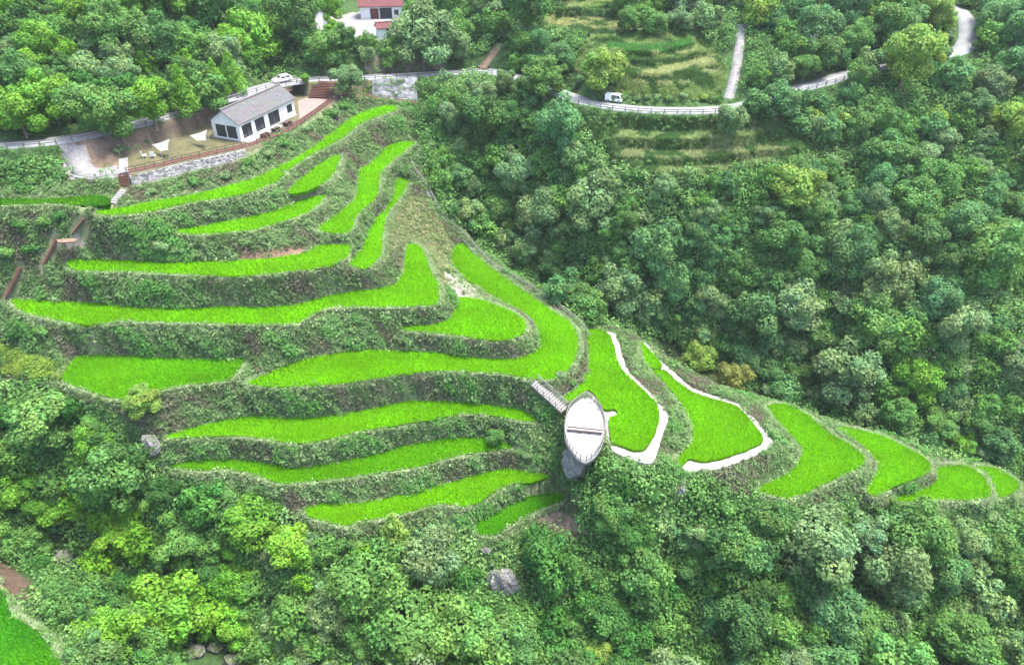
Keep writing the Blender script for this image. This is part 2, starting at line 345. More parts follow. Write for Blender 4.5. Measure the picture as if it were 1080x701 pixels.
PADS = [   # level ground: (name, z, px polygon)
 ('terrace', 56.3, [(128,171),(131,164),(150,158),(168,150),(200,140),(226,131),(262,112),(300,92),(325,101),(338,99),(347,100),(356,103),(330,124),(305,141),(262,156),(235,162),(190,172),(140,185),(128,183)]),
 ('P1', 30.0, [(618,350),(635.6,349),(650,353),(655.6,373),(664,393),(684,412),(702,433),(705,442),(698,460),(689,487),(673,487),(647,476),(640,460),(636,436),(620,415)]),
 ('P2', 26.8, [(677,360),(685.5,366),(692.7,377),(712.6,394),(730,409),(752.6,417.5),(778,426),(800,446),(815,465),(809,474),(780,487.5),(758,494),(727,499),(718,494),(735,470),(725,440),(700,405),(688,392),(678,378)]),
 ('grassL', 33.8, [(0,362),(30,372),(64,384),(66,400),(30,398),(-10,392),(-30,380),(-30,360)]),
 ('gardenB', 62.6, [(664,70),(690,73),(720,69),(756,58),(757,66),(724,77),(690,80),(664,78)]),
 ('gardenC', 64.0, [(660,60),(676,58),(710,55),(738,49),(737,55),(705,62),(678,65),(660,65)]),
 ('gardenD', 65.3, [(634,46),(690,50),(732,41),(732,47),(690,57),(636,53)]),
 ('gardenE', 67.0, [(575,16),(660,24),(700,26),(698,32),(656,33),(600,30),(575,25)]),
 ('gardenG', 69.0, [(590,3),(640,1),(720,5),(722,11),(640,9),(590,12)]),
 ('belowA', 54.5, [(650,138),(700,141),(760,140),(800,135),(805,143),(760,148),(700,149),(650,146)]),
 ('belowB', 52.3, [(655,158),(710,161),(770,158),(840,148),(845,156),(770,166),(710,169),(655,166)]),
 ('belowC', 50.8, [(680,177),(740,177),(800,168),(850,165),(850,172),(800,175),(740,184),(680,184)]),
 ('farm', 64.0, [(300,40),(345,22),(380,10),(420,5),(425,38),(400,45),(340,48)]),
]
PADW = [(n, z, P(np.array(p)[:, 0], np.array(p)[:, 1], z)) for n, z, p in PADS]
ROAD_L = [(-30,160,59.5),(0,154,59.5),(60,148.5,59.5),(110,139,59.5),(150,130,59.5),(200,115,59.5),(245,102,59.5),(290,89,59.3),(330,83.5,58.9),(370,82.5,58.2),(420,80,57.4),(470,77,57.2),(515,75.5,57.5),(540,80,57.7),(565,88,57.9),(590,98,58),(615,107,58.1),(640,112,58.1),(670,115.5,58),(700,117,58),(735,117,58),(762,115.5,58),(790,111,58.5),(815,104,59.5),(845,93,60.6),(870,86,61.4),(890,80,62),(930,70,62.6),(980,62,63.2),(1014,53,63.6),(1022,40,65),(1021,25,67),(1012,12,69),(990,2,70)]
def px3(l): a = np.array(l, float); return P(a[:, 0], a[:, 1], a[:, 2])
ROADW = smooth(px3(ROAD_L), False, 8)
TRACKS = [('track', [(768,104,58.4),(772,92,59.6),(776,75,61.5),(779,55,64),(781,36,66.6),(783,26,68)], 3.0),
          ('dirt_track', [(508,72,57.7),(514,64,59),(521,55,60.5),(528,46,62)], 2.6)]
TRW = [(n, smooth(px3(l), False, 6), w) for n, l, w in TRACKS]
RIDGE = [(431,172,46),(433,178.5,45.5),(450,201,43),(463,228,38.5),(488,250,34.3),(514,279,33.3),(545,298,33.2),(580,321,33),(605,339,32.8),(616,353,31)]
RIDGEW = smooth(px3(RIDGE), False, 6)
RAMPW = smooth(px3([(75,151,59.5),(78,157,58.6),(81,166,57.4),(85,175,56.4),(92,181,56),(108,182.5,56),(128,180,56.2)]), False, 5)
WFOOT = smooth(px3([(136,196,54.6),(160,190.5,54.5),(190,182.5,54.5),(215,177.5,54.5),(240,171,54.7),(258,166,55)]), False, 4)
WALKW = smooth(px3([(356,103.5,56.2),(370,99,56),(380,98.5,55.7),(400,104,54.3),(418,106.5,53.5),(437,107.5,53.3),(450,113,52.5)]), False, 5)

CTRL = [  # loose ground points (px, py, z)
 (520,250,30),(600,310,23),(700,365,17),(800,415,14),(900,445,12),(1000,475,9),(1080,488,7),(470,150,48),(560,180,42),(480,112,54),
 (650,250,31),(750,250,34),(850,300,31),(950,350,27),(1050,400,22),(650,180,44),(750,170,47),(850,200,44),(950,200,45),(1050,200,46),(1050,300,35),(950,270,38),
 (850,125,56),(950,120,56),(1050,120,57),(1060,50,64),(950,20,69),(1080,0,70),(700,360,18),
 (600,512,19),(650,520,18.5),(700,535,15),(740,515,20),(800,560,13),(900,560,13),(1000,560,12),(1080,560,11),(540,600,11),(540,700,8),
 (65,588,7),(140,640,5),(220,690,3),(260,740,2),(0,600,13),(28,606,17),(300,600,12),(400,640,9),(150,525,17),(100,450,24),(50,425,28),(200,560,15),(300,560,15.5),(420,580,14),
 (700,620,8),(700,700,5),(900,620,8),(900,700,6),(1080,620,7),(1080,700,5),(0,500,21),(0,440,27),(-60,420,32),
 (30,350,38),(0,335,40),(30,192,55),(30,168,58),(-60,200,57),(100,100,63),(100,50,69),(0,60,69),(200,50,67),(300,55,64.5),(100,0,75),(250,0,71),(0,0,77),
 (500,40,62),(550,45,63),(600,20,66.5),(550,0,69),(700,0,70),(830,50,64.5),(830,0,71),(420,120,55.5),(560,130,53),(640,150,51),
 (690,62,65),(690,85,62),(640,30,66),(740,40,67),(470,60,62),(450,20,67)]
XYZ = [(-200,350,125),(0,350,118),(200,350,118),(260,160,92),(260,80,58),(200,10,30),(-260,160,95),(-220,60,70),(-150,30,42),(0,5,22),(-90,0,40),(90,0,26),(-260,0,60),(260,-20,35),(0,260,90),(-120,260,98),(120,260,92),(0,-40,40)]
SZ = [(p, z) for (n, z, l, lab), p in zip(FIELDS, FW)] + [(p, z) for n, z, p in PADW]
cpts = [px3(CTRL), np.array(XYZ, float)]
for p, z in SZ: cpts.append(p[::9] if len(p) > 40 else p)
cpts += [ROADW[::10]] + [t[1][::5] for t in TRW] + [RIDGEW[::5]]
cpts = np.concatenate(cpts)
def rbf_fit(c, lam=4.0):
    n = len(c); s = 50.0; q = c[:, :2] / s
    d = np.linalg.norm(q[:, None] - q[None], axis=-1); K = d * d * np.log(d + 1e-9)
    K += np.eye(n) * lam * 0.002
    Pm = np.concatenate([np.ones((n, 1)), q], 1)
    A = np.block([[K, Pm], [Pm.T, np.zeros((3, 3))]])
    w = np.linalg.solve(A, np.concatenate([c[:, 2], np.zeros(3)]))
    def ev(x, y):
        x = x / s; y = y / s; out = w[n] + w[n + 1] * x + w[n + 2] * y
        for i in range(n):
            d2 = (x - q[i, 0])**2 + (y - q[i, 1])**2
            out = out + w[i] * 0.5 * d2 * np.log(d2 + 1e-12)
        return out
    return ev
base_z = rbf_fit(cpts)
GS = 0.32; X0, X1, Y0, Y1 = -112.0, 126.0, 44.0, 214.0
gx = np.arange(X0, X1 + 1e-6, GS); gy = np.arange(Y0, Y1 + 1e-6, GS)
GX, GY = np.meshgrid(gx, gy)
cs = 5
bz_c = base_z(GX[::cs, ::cs], GY[::cs, ::cs])
def bil(A, u, v):
    u = np.clip(u, 0, A.shape[1] - 1.001); v = np.clip(v, 0, A.shape[0] - 1.001)
    i = u.astype(int); j = v.astype(int); fu = u - i; fv = v - j
    return (A[j, i] * (1 - fu) + A[j, i + 1] * fu) * (1 - fv) + (A[j + 1, i] * (1 - fu) + A[j + 1, i + 1] * fu) * fv
BZ = bil(bz_c, (GX - X0) / GS / cs, (GY - Y0) / GS / cs)
FIX = np.zeros(GX.shape, bool); FV = np.zeros(GX.shape); FID = np.full(GX.shape, -1)
def ribbon_fix(line, half):
    best = np.full(GX.shape, 1e9)
    for a, b in zip(line[:-1], line[1:]):
        i0 = int((min(a[0], b[0]) - half - X0) / GS); i1 = int((max(a[0], b[0]) + half - X0) / GS) + 2
        j0 = int((min(a[1], b[1]) - half - Y0) / GS); j1 = int((max(a[1], b[1]) + half - Y0) / GS) + 2
        i0, j0 = max(i0, 0), max(j0, 0)
        if i1 <= i0 or j1 <= j0: continue
        x = GX[j0:j1, i0:i1]; y = GY[j0:j1, i0:i1]
        d = b[:2] - a[:2]; L = max((d**2).sum(), 1e-9)
        t = np.clip(((x - a[0]) * d[0] + (y - a[1]) * d[1]) / L, 0, 1)
        dd = np.hypot(x - a[0] - t * d[0], y - a[1] - t * d[1]); m = (dd < half) & (dd < best[j0:j1, i0:i1]); best[j0:j1, i0:i1][m] = dd[m]
        FV[j0:j1, i0:i1][m] = (a[2] + t * (b[2] - a[2]))[m]; FIX[j0:j1, i0:i1] |= m
ribbon_fix(RIDGEW, 0.9); ribbon_fix(WALKW, 1.2); ribbon_fix(WFOOT, .5); ribbon_fix(RAMPW, 2.0)
for n, l, w in TRW: ribbon_fix(l, w / 2 + .3)
ribbon_fix(ROADW, 2.9)
for (n, z, p) in PADW:
    m = pip(GX, GY, p[:, :2]); FIX |= m; FV[m] = z
for k, ((n, z, l, lab), p) in enumerate(zip(FIELDS, FW)):
    m = pip(GX, GY, p[:, :2]); FIX |= m; FV[m] = z; FID[m] = k
C = np.where(FIX, FV - BZ, 0.0)
kk = 4 + (GS / 7.0)**2
for it in range(380):
    S = np.zeros_like(C)
    S[1:-1, 1:-1] = C[:-2, 1:-1] + C[2:, 1:-1] + C[1:-1, :-2] + C[1:-1, 2:]
    C = np.where(FIX, C, S / kk)
GZ = BZ + C
def spread():
    D = np.where(FID >= 0, 0.0, 99.0); N = FID.copy()
    for it in range(int(5.6 / GS)):
        for dy, dx in ((0, 1), (0, -1), (1, 0), (-1, 0)):
            s = np.roll(D, (dy, dx), (0, 1)) + 1; t = np.roll(N, (dy, dx), (0, 1))
            m = s < D; D[m] = s[m]; N[m] = t[m]
    return D * GS, N
# a low earth bund on the downhill side of every paddy
DF, NID = spread()
FLV = np.array([f[1] for f in FIELDS]); NLV = np.where(NID >= 0, FLV[np.maximum(NID, 0)], -999)
BUND = (~FIX) & (DF > 0) & (DF < .75) & (GZ < NLV + .25)
C0 = C.copy(); FIX0 = FIX.copy(); FIX = FIX | BUND; FV = np.where(BUND, NLV + .16, FV)
C = np.where(FIX, FV - BZ, C)
for it in range(160):
    S = np.zeros_like(C)
    S[1:-1, 1:-1] = C[:-2, 1:-1] + C[2:, 1:-1] + C[1:-1, :-2] + C[1:-1, 2:]
    C = np.where(FIX, C, S / kk)
GZ = BZ + C
FIX = FIX0
GPX, GPY, GD = proj(np.stack([GX, GY, GZ], -1))
TERR = [(-40,205),(0,204),(40,196),(75,190),(130,192),(190,178),(250,164),(300,148),(350,108),(378,104),(436,106),(442,150),(452,205),(500,258),(560,303),(612,340),(690,356),(790,415),(818,424),(860,440),(930,457),(990,484),(1080,500),(1090,525),(1050,532),(950,537),(920,530),(850,532),(800,528),(715,502),(690,494),(640,482),(600,490),(612,530),(612,548),(560,556),(515,572),(490,552),(430,556),(370,562),(318,552),(296,524),(240,508),(175,502),(160,462),(125,430),(60,412),(-40,396)]
INT = pip(GPX, GPY, TERR)
nz1 = fbm(GX / 1.7, GY / 1.7, 3, 3) - 0.5; nz2 = fbm(GX / 7, GY / 7, 9, 3) - 0.5
soft = np.clip((DF - .5) / .9, 0, 1) * (~FIX)
GZ = GZ + soft * (nz1 * 1.1 + nz2 * np.where(INT, 0.3, 1.6))
FARZ = base_z(*np.meshgrid(np.arange(-340, 345, 5.0), np.arange(-70, 445, 5.0)))
def ground(x, y):
    x = np.asarray(x, float); y = np.asarray(y, float)
    inn = (x > X0) & (x < X1) & (y > Y0) & (y < Y1)
    z = bil(GZ, (x - X0) / GS, (y - Y0) / GS)
    return z if np.all(inn) else np.where(inn, z, bil(FARZ, (x + 340) / 5, (y + 70) / 5))
def sample(A, x, y): return A[np.clip(((y - Y0) / GS + .5).astype(int), 0, A.shape[0] - 1), np.clip(((x - X0) / GS + .5).astype(int), 0, A.shape[1] - 1)]
def shoot(px, py, lift=0.0):
    """ground point under the pixel, when the point seen is `lift` metres above the ground"""
    d = rays(np.atleast_1d(px), np.atleast_1d(py)); lift = np.broadcast_to(lift, d.shape[:1])
    t = np.full(len(d), 60.0); done = np.zeros(len(d), bool)
    for i in range(900):
        p = np.array([0, 0, HC]) + d * t[:, None]
        hit = p[:, 2] - lift <= ground(p[:, 0], p[:, 1]); done |= hit
        if done.all(): break
        t = np.where(done, t, t + 0.3)
    p = np.array([0, 0, HC]) + d * t[:, None]; p[:, 2] = ground(p[:, 0], p[:, 1])
    return p

# ------------------------------------------------------------------ terrain mesh
CLS = [  # ground cover patches: (px polygon, colour)
 ([(60,147),(150,128),(245,100),(300,88),(345,82),(440,84),(440,108),(350,112),(262,160),(135,188),(66,188)], (0.11,0.10,0.06)),
 ([(250,264),(300,258),(326,262),(318,270),(290,275),(256,276)], (0.17,0.105,0.075)),
 ([(560,547),(582,538),(604,540),(622,562),(628,575),(606,574),(588,560)], (0.17,0.125,0.095)),
 ([(-10,585),(12,596),(36,618),(40,630),(24,632),(0,622)], (0.10,0.07,0.048)),
 ([(430,200),(450,215),(470,245),(480,262),(478,285),(520,316),(500,318),(475,300),(462,300),(448,270),(438,258),(425,260),(404,268),(410,235),(424,212)], (0.30,0.27,0.15)),
 ([(466,286),(480,288),(498,300),(512,314),(503,320),(484,317),(472,303)], (0.34,0.315,0.26)),
 ([(214,250),(300,238),(330,226),(334,231),(300,244),(258,252),(216,256)], (0.36,0.28,0.22)),
 ([(66,156),(84,152),(92,160),(96,172),(130,174),(130,186),(105,191),(74,190),(66,178)], (0.30,0.28,0.28)),
 ([(88,160),(100,156),(128,160),(128,177),(96,177)], (0.15,0.11,0.075)),
 ([(130,170),(170,152),(200,145),(228,140),(256,152),(235,158),(190,168),(140,180)], (0.105,0.10,0.052)),
 ([(60,150),(140,140),(240,112),(300,92),(325,96),(260,112),(225,128),(195,138),(150,152),(128,162),(95,160)], (0.13,0.095,0.075)),
 ([(190,203),(240,186),(256,186),(250,194),(215,205),(190,208)], (0.22,0.16,0.11)),
 ([(0,362),(25,368),(55,380),(66,384),(66,400),(30,400),(-10,394)], (0.16,0.24,0.04)),
 ([(60,252),(82,248),(96,254),(92,262),(70,262),(56,257)], (0.30,0.25,0.22)),
 ([(536,40),(562,36),(580,44),(585,60),(560,58),(545,50)], (0.22,0.14,0.10)),
 ([(380,60),(440,52),(470,60),(470,74),(390,78)], (0.16,0.13,0.10)),
 ([(330,22),(420,5),(425,40),(340,42)], (0.30, 0.28, 0.26)),
 ([(575,16),(660,24),(656,38),(600,34),(575,28)], (0.31,0.32,0.13)),
 ([(625,38),(740,36),(765,70),(762,108),(640,100),(600,70)], (0.20,0.28,0.09)),
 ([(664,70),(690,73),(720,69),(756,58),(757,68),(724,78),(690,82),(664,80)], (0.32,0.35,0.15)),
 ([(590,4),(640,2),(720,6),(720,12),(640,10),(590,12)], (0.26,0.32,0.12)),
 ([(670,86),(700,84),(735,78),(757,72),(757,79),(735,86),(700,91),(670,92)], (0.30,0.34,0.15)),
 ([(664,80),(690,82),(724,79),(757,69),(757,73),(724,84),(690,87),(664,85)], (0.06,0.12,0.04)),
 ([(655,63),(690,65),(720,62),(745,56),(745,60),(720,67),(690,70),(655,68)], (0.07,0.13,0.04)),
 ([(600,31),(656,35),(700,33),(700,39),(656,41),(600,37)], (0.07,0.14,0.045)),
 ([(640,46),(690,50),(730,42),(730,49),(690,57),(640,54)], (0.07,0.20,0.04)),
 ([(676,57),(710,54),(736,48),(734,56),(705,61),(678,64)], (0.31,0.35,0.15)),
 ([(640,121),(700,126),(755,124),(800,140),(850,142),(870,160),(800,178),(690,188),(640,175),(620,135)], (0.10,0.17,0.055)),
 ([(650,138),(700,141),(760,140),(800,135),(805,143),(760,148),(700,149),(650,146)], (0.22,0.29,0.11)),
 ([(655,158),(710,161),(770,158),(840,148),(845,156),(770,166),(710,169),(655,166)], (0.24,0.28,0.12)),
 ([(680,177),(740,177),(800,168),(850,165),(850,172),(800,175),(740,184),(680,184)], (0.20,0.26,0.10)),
]
def cover(px, py, x, y, dep):
    n = fbm(x / 2.3, y / 2.3, 21, 4)[..., None]; n2 = fbm(x / 0.9, y / 0.9, 33, 3)[..., None]
    forest = np.array([0.045, 0.085, 0.028]) * (0.6 + 0.8 * n)
    bank = np.array([0.14, 0.17, 0.085]) * (0.5 + n2) * (1 - np.clip((n - .5) * 3, 0, 1)) + np.array([0.17, 0.15, 0.105]) * (0.5 + n2) * np.clip((n - .5) * 3, 0, 1)
    c = np.where(pip(px, py, TERR)[..., None], bank, forest)
    pj = px + (fbm(x / 1.5, y / 1.5, 5, 2) - .5) * 9; qj = py + (fbm(x / 1.5, y / 1.5, 6, 2) - .5) * 6
    for poly, col in CLS:
        m = pip(pj, qj, poly)
        c = np.where(m[..., None], np.array(col) * (0.65 + 0.7 * n2), c)
    return c
def axis(lo, hi, a, b):
    l = []; v = a - 1.2; st = 1.2
    while v > lo: l.append(v); st = min(st * 1.18, 9); v -= st
    r = []; v = b + 1.2; st = 1.2
    while v < hi: r.append(v); st = min(st * 1.18, 9); v += st
    return np.array(l[::-1]), np.array(r)
xl, xr = axis(-330, 330, X0, X1); yl, yr = axis(-60, 430, Y0, Y1)
AX = np.concatenate([xl, gx, xr]); AY = np.concatenate([yl, gy, yr])
TX, TY = np.meshgrid(AX, AY); TZ = np.zeros(TX.shape)
ci = slice(len(xl), len(xl) + len(gx)); cj = slice(len(yl), len(yl) + len(gy))
outer = np.ones(TX.shape, bool); outer[cj, ci] = False
TZ[outer] = base_z(TX[outer], TY[outer]) + (fbm(TX[outer] / 7, TY[outer] / 7, 9, 3) - .5) * 1.6
TZ[cj, ci] = GZ
tpx, tpy, tdp = proj(np.stack([TX, TY, TZ], -1))
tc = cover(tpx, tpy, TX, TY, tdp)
bund = np.zeros(TX.shape); bund[cj, ci] = BUND * 1.0
tc = tc * (1 - bund[..., None]) + np.array([0.20, 0.25, 0.11]) * bund[..., None]
nyv, nxv = TX.shape
idx = np.arange(nyv * nxv).reshape(nyv, nxv)
quads = np.stack([idx[:-1, :-1], idx[:-1, 1:], idx[1:, 1:], idx[1:, :-1]], -1).reshape(-1, 4)
def mat_ground():
    m, n, l, b = mat_new('ground_cover')
    at = n.new('ShaderNodeAttribute'); at.attribute_name = 'col'
    tcn = n.new('ShaderNodeTexCoord'); nz = n.new('ShaderNodeTexNoise'); nz.inputs['Scale'].default_value = 2.2; nz.inputs['Detail'].default_value = 8
    nz.inputs['Roughness'].default_value = 0.75
    l.new(tcn.outputs['Object'], nz.inputs['Vector'])
    mr = n.new('ShaderNodeMapRange'); mr.inputs['From Min'].default_value = .25; mr.inputs['From Max'].default_value = .75
    mr.inputs['To Min'].default_value = 0.45; mr.inputs['To Max'].default_value = 1.55
    l.new(nz.outputs['Fac'], mr.inputs['Value'])
    vm = n.new('ShaderNodeVectorMath'); vm.operation = 'SCALE'; l.new(at.outputs['Color'], vm.inputs[0]); l.new(mr.outputs['Result'], vm.inputs['Scale'])
    l.new(vm.outputs['Vector'], b.inputs['Base Color']); b.inputs['Roughness'].default_value = 0.95; b.inputs['Specular IOR Level'].default_value = 0.1
    bp = n.new('ShaderNodeBump'); bp.inputs['Strength'].default_value = 0.6; bp.inputs['Distance'].default_value = 0.25
    l.new(nz.outputs['Fac'], bp.inputs['Height']); l.new(bp.outputs['Normal'], b.inputs['Normal'])
    return m
terr = link('terrain', mesh_np('terrain', np.stack([TX, TY, TZ], -1).reshape(-1, 3), [quads], mat_ground(), tc.reshape(-1, 3), smooth_shade=True))
tag(terr, 'stepped hillside of earth banks falling from the road to the ravine', 'hillside', kind='structure')

# ------------------------------------------------------------------ leaf scattering
def leaf_quads(c, nrm, L, W, r):
    """rhombic leaves: centres c, facing nrm, length L, width W"""
    n = len(c)
    nrm = nrm / (np.linalg.norm(nrm, axis=1, keepdims=True) + 1e-9)
    t = r.normal(size=(n, 3)); t -= (t * nrm).sum(1, keepdims=True) * nrm; t /= (np.linalg.norm(t, axis=1, keepdims=True) + 1e-9)
    b = np.cross(nrm, t); L = np.asarray(L).reshape(-1, 1); W = np.asarray(W).reshape(-1, 1)
    v = np.stack([c - t * L / 2, c + b * W / 2 + t * L * .05 - nrm * L * .08, c + t * L / 2, c - b * W / 2 + t * L * .05 - nrm * L * .08], 1).reshape(-1, 3)
    return v, np.arange(4 * n).reshape(n, 4)
def unit(n, r):
    d = r.normal(size=(n, 3)); return d / np.linalg.norm(d, axis=1, keepdims=True)
def blades(c, h, w, lean, r, k=3):
    """k upright triangular blades per centre"""
    n = len(c); c = np.repeat(c, k, 0); h = np.repeat(h, k); a = r.uniform(0, 2 * np.pi, n * k)
    d = np.stack([np.cos(a), np.sin(a), 0 * a], 1); p = np.stack([-np.sin(a), np.cos(a), 0 * a], 1)
    j = r.uniform(-.12, .12, (n * k, 3)); j[:, 2] = 0; c = c + j
    tip = c + d * (lean * h * r.uniform(.3, 1, n * k))[:, None]; tip[:, 2] += h * r.uniform(.7, 1.1, n * k)
    w = (np.repeat(w, k) if np.ndim(w) else w) * r.uniform(.7, 1.2, n * k)
    v = np.stack([c - p * w[:, None] / 2, c + p * w[:, None] / 2, tip], 1).reshape(-1, 3)
    return v, np.arange(3 * n * k).reshape(-1, 3)

# ------------------------------------------------------------------ rice paddies
def inset(poly, d):
    p = poly[:, :2]; a = np.roll(p, 1, 0); b = np.roll(p, -1, 0); t = b - a; t /= np.linalg.norm(t, axis=1, keepdims=True) + 1e-9
    nn = np.stack([-t[:, 1], t[:, 0]], 1)
    area = 0.5 * np.sum(p[:, 0] * np.roll(p[:, 1], -1) - np.roll(p[:, 0], -1) * p[:, 1])
    return p + nn * d * np.sign(area)
for k, ((n, z, l, lab), p) in enumerate(zip(FIELDS, FW)):
    r = np.random.default_rng(100 + k)
    q = inset(p, -0.14); N = len(q); hgt = 0.46
    top = np.concatenate([q, np.full((N, 1), z + hgt)], 1); bot = np.concatenate([q, np.full((N, 1), z - .05)], 1)
    tri = np.array([t for t in tessellate_polygon([[Vector((a[0], a[1], 0)) for a in q]])])
    A, B, Cc = top[tri[:, 0]], top[tri[:, 1]], top[tri[:, 2]]
    flip = np.cross(B - A, Cc - A)[:, 2] < 0; tri[flip] = tri[flip][:, ::-1]
    ii = np.arange(N); side = np.stack([ii + N, (ii + 1) % N + N, (ii + 1) % N, ii], 1)
    V = [top, bot]; Fq = [side]; Ft = [tri]
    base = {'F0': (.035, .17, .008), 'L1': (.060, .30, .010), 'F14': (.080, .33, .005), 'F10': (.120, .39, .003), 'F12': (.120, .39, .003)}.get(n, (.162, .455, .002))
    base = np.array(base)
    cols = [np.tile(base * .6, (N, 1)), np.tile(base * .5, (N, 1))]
    # tufts on a jittered planting grid
    sx = 0.27
    ax = np.arange(q[:, 0].min(), q[:, 0].max(), sx); ay = np.arange(q[:, 1].min(), q[:, 1].max(), sx)
    X, Y = np.meshgrid(ax, ay); X = X.ravel() + r.uniform(-.07, .07, X.size); Y = Y.ravel() + r.uniform(-.07, .07, Y.size)
    m = pip(X, Y, q); X, Y = X[m], Y[m]
    pxx, pyy, _ = proj(np.stack([X, Y, np.full(len(X), z)], -1))
    m = (pxx > -40) & (pxx < 1120) & (pyy < 740); X, Y = X[m], Y[m]
    nn = fbm(X / 5, Y / 5, k, 3); h = .34 + .22 * nn + r.uniform(-.04, .08, len(X))
    c = np.stack([X, Y, np.full(len(X), z + hgt - .12)], 1)
    v, f = blades(c, h, 0.17, 0.75, r, 4)
    cc = base * (0.62 + 0.7 * nn[:, None]) * r.uniform(.8, 1.2, (len(X), 1))
    ylw = np.clip((fbm(X / 7, Y / 7, k + 50, 4) - .42) * 3, 0, 1)[:, None] * 0.4
    cc = cc * (1 - ylw) + np.array([.20, .47, .003]) * ylw
    cc = np.repeat(cc, 12, 0)
    V.append(v); Ft.append(f + 2 * N); cols.append(cc)
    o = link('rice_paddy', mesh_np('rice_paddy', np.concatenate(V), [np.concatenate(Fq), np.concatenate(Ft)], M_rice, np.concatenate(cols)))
    tag(o, lab, 'rice paddy', 'rice paddies stepping down the ridge' if n != 'L1' else None)

def near_line(line, half):
    m = np.zeros(GX.shape, bool)
    for a, b in zip(line[:-1], line[1:]):
        i0 = max(int((min(a[0], b[0]) - half - X0) / GS), 0); i1 = int((max(a[0], b[0]) + half - X0) / GS) + 2
        j0 = max(int((min(a[1], b[1]) - half - Y0) / GS), 0); j1 = int((max(a[1], b[1]) + half - Y0) / GS) + 2
        if i1 <= i0 or j1 <= j0: continue
        x = GX[j0:j1, i0:i1]; y = GY[j0:j1, i0:i1]
        d = b[:2] - a[:2]; L = max((d**2).sum(), 1e-9)
        t = np.clip(((x - a[0]) * d[0] + (y - a[1]) * d[1]) / L, 0, 1)
        m[j0:j1, i0:i1] |= np.hypot(x - a[0] - t * d[0], y - a[1] - t * d[1]) < half
    return m
# ------------------------------------------------------------------ weeds on the banks (nobody could count them)
def scatter_ground(n, test, r, x0=X0, x1=X1, y0=Y0, y1=Y1):
    x = r.uniform(x0, x1, n); y = r.uniform(y0, y1, n)
    m = test(x, y); x, y = x[m], y[m]
    return x, y, ground(x, y)
GSY, GSX = np.gradient(GZ, GS)
SLP = np.sqrt(1 + np.minimum(GSX**2 + GSY**2, 30))
CLSM = np.zeros(GX.shape, int)
for i, (poly, col) in enumerate(CLS):
    CLSM[pip(GPX, GPY, poly)] = i + 1
PATHM = np.zeros(GX.shape, bool)
for nme, z, p in PADW:
    if nme in ('terrace', 'junction', 'P1', 'P2', 'padleft', 'farm'): PATHM |= pip(GX, GY, p[:, :2])
FIXR = FIX & (FID < 0)
r = np.random.default_rng(11)
BARE = [i + 2 for i in (0, 1, 2, 4, 6, 7, 9, 12, 15)]
bareall = np.isin(CLSM, BARE)
FRONT = [(134,183),(160,177.5),(190,170.5),(235,160.5),(262,154.5),(285,146.5),(305,139),(330,122.5),(348,109),(356,104)]
FRONTW = smooth(P(np.array(FRONT, float)[:, 0], np.array(FRONT, float)[:, 1], 56.3), False, 5)
PATHM |= near_line(FRONTW, 1.0) | near_line(FRONTW[:22], 2.2)
for a_, b_ in (((91,235),(79,252)),((61.5,257.5),(46.5,282)),((24,287),(7.5,317)),((131,186),(132,199)),((131,201),(118,216))):
    PATHM |= near_line(shoot([a_[0], b_[0]], [a_[1], b_[1]]), .7)
PATHM |= near_line(WALKW, 1.1) | near_line(RAMPW, 2.1) | near_line(WFOOT, .6)
PATHM2 = PATHM | near_line(ROADW, 2.9)
for n_, l_, w_ in TRW: PATHM2 |= near_line(l_, w_ / 2 + .2)
cand = INT & (FID < 0) & ~PATHM & ~(FIXR & ~np.isin(NID, [-5]) & (NLV < -900))
bare = np.isin(CLSM, BARE)
w = cand * SLP * np.where(bare, .12, 1.0)
NB = 80000
pick = r.choice(w.size, NB, p=(w / w.sum()).ravel()); jj, ii = np.unravel_index(pick, w.shape)
x = gx[ii] + r.uniform(-.42, .42, NB); y = gy[jj] + r.uniform(-.42, .42, NB); k_ = ~sample(PATHM, x, y); x, y, jj, ii = x[k_], y[k_], jj[k_], ii[k_]; NB = len(x); z = ground(x, y)
dfl = DF[jj, ii]; dz = z - NLV[jj, ii]
gradn = np.stack([-np.clip(GSX[jj, ii], -4, 4), -np.clip(GSY[jj, ii], -4, 4), np.ones(NB)], 1); gradn /= np.linalg.norm(gradn, axis=1, keepdims=True)
pal = np.array([[.135, .13, .085], [.12, .16, .075], [.095, .185, .055], [.165, .245, .10], [.08, .21, .045]])
pn = .65 * fbm(x / 4 + z * .15, y / 4, 71, 3) + .35 * fbm(x / 1.2 + z * .7, y / 1.2 + z * .7, 73, 2)
def weedcol(x, y, z, jj, ii, n, dfl, dz):
    ci_ = np.clip(((pn[:n] - .34) / .34 * 4 + r.normal(0, .3, n)), 0, 4); lo = np.floor(ci_).astype(int); hi = np.minimum(lo + 1, 4); t = (ci_ - lo)[:, None]
    col = (pal[lo] * (1 - t) + pal[hi] * t) * r.uniform(.88, 1.12, (n, 1))
    rim = (dfl < 1.5) & (np.abs(dz) < .7)
    col[rim] = np.array([.29, .38, .18]) * r.uniform(.8, 1.2, (rim.sum(), 1))
    dry = CLSM[jj, ii] == 5
    col[dry] = np.where(r.random((dry.sum(), 1)) < .42, np.array([.27, .26, .14]), np.array([.14, .22, .07])) * r.uniform(.8, 1.2, (dry.sum(), 1))
    grs = CLSM[jj, ii] == 13
    col[grs] = np.array([.17, .27, .04]) * r.uniform(.7, 1.2, (grs.sum(), 1))
    return col, rim
col, rim = weedcol(x, y, z, jj, ii, NB, dfl, dz)
sz = np.where(rim, .28, .40) * r.uniform(.65, 1.0, NB) * (1 + 1.2 * r.random(NB)**6 + np.clip(pn - .5, 0, 1) * 2)
K = 8
bul = np.where(rim, 0, np.clip(pn - .47, 0, 1) * 2.6)
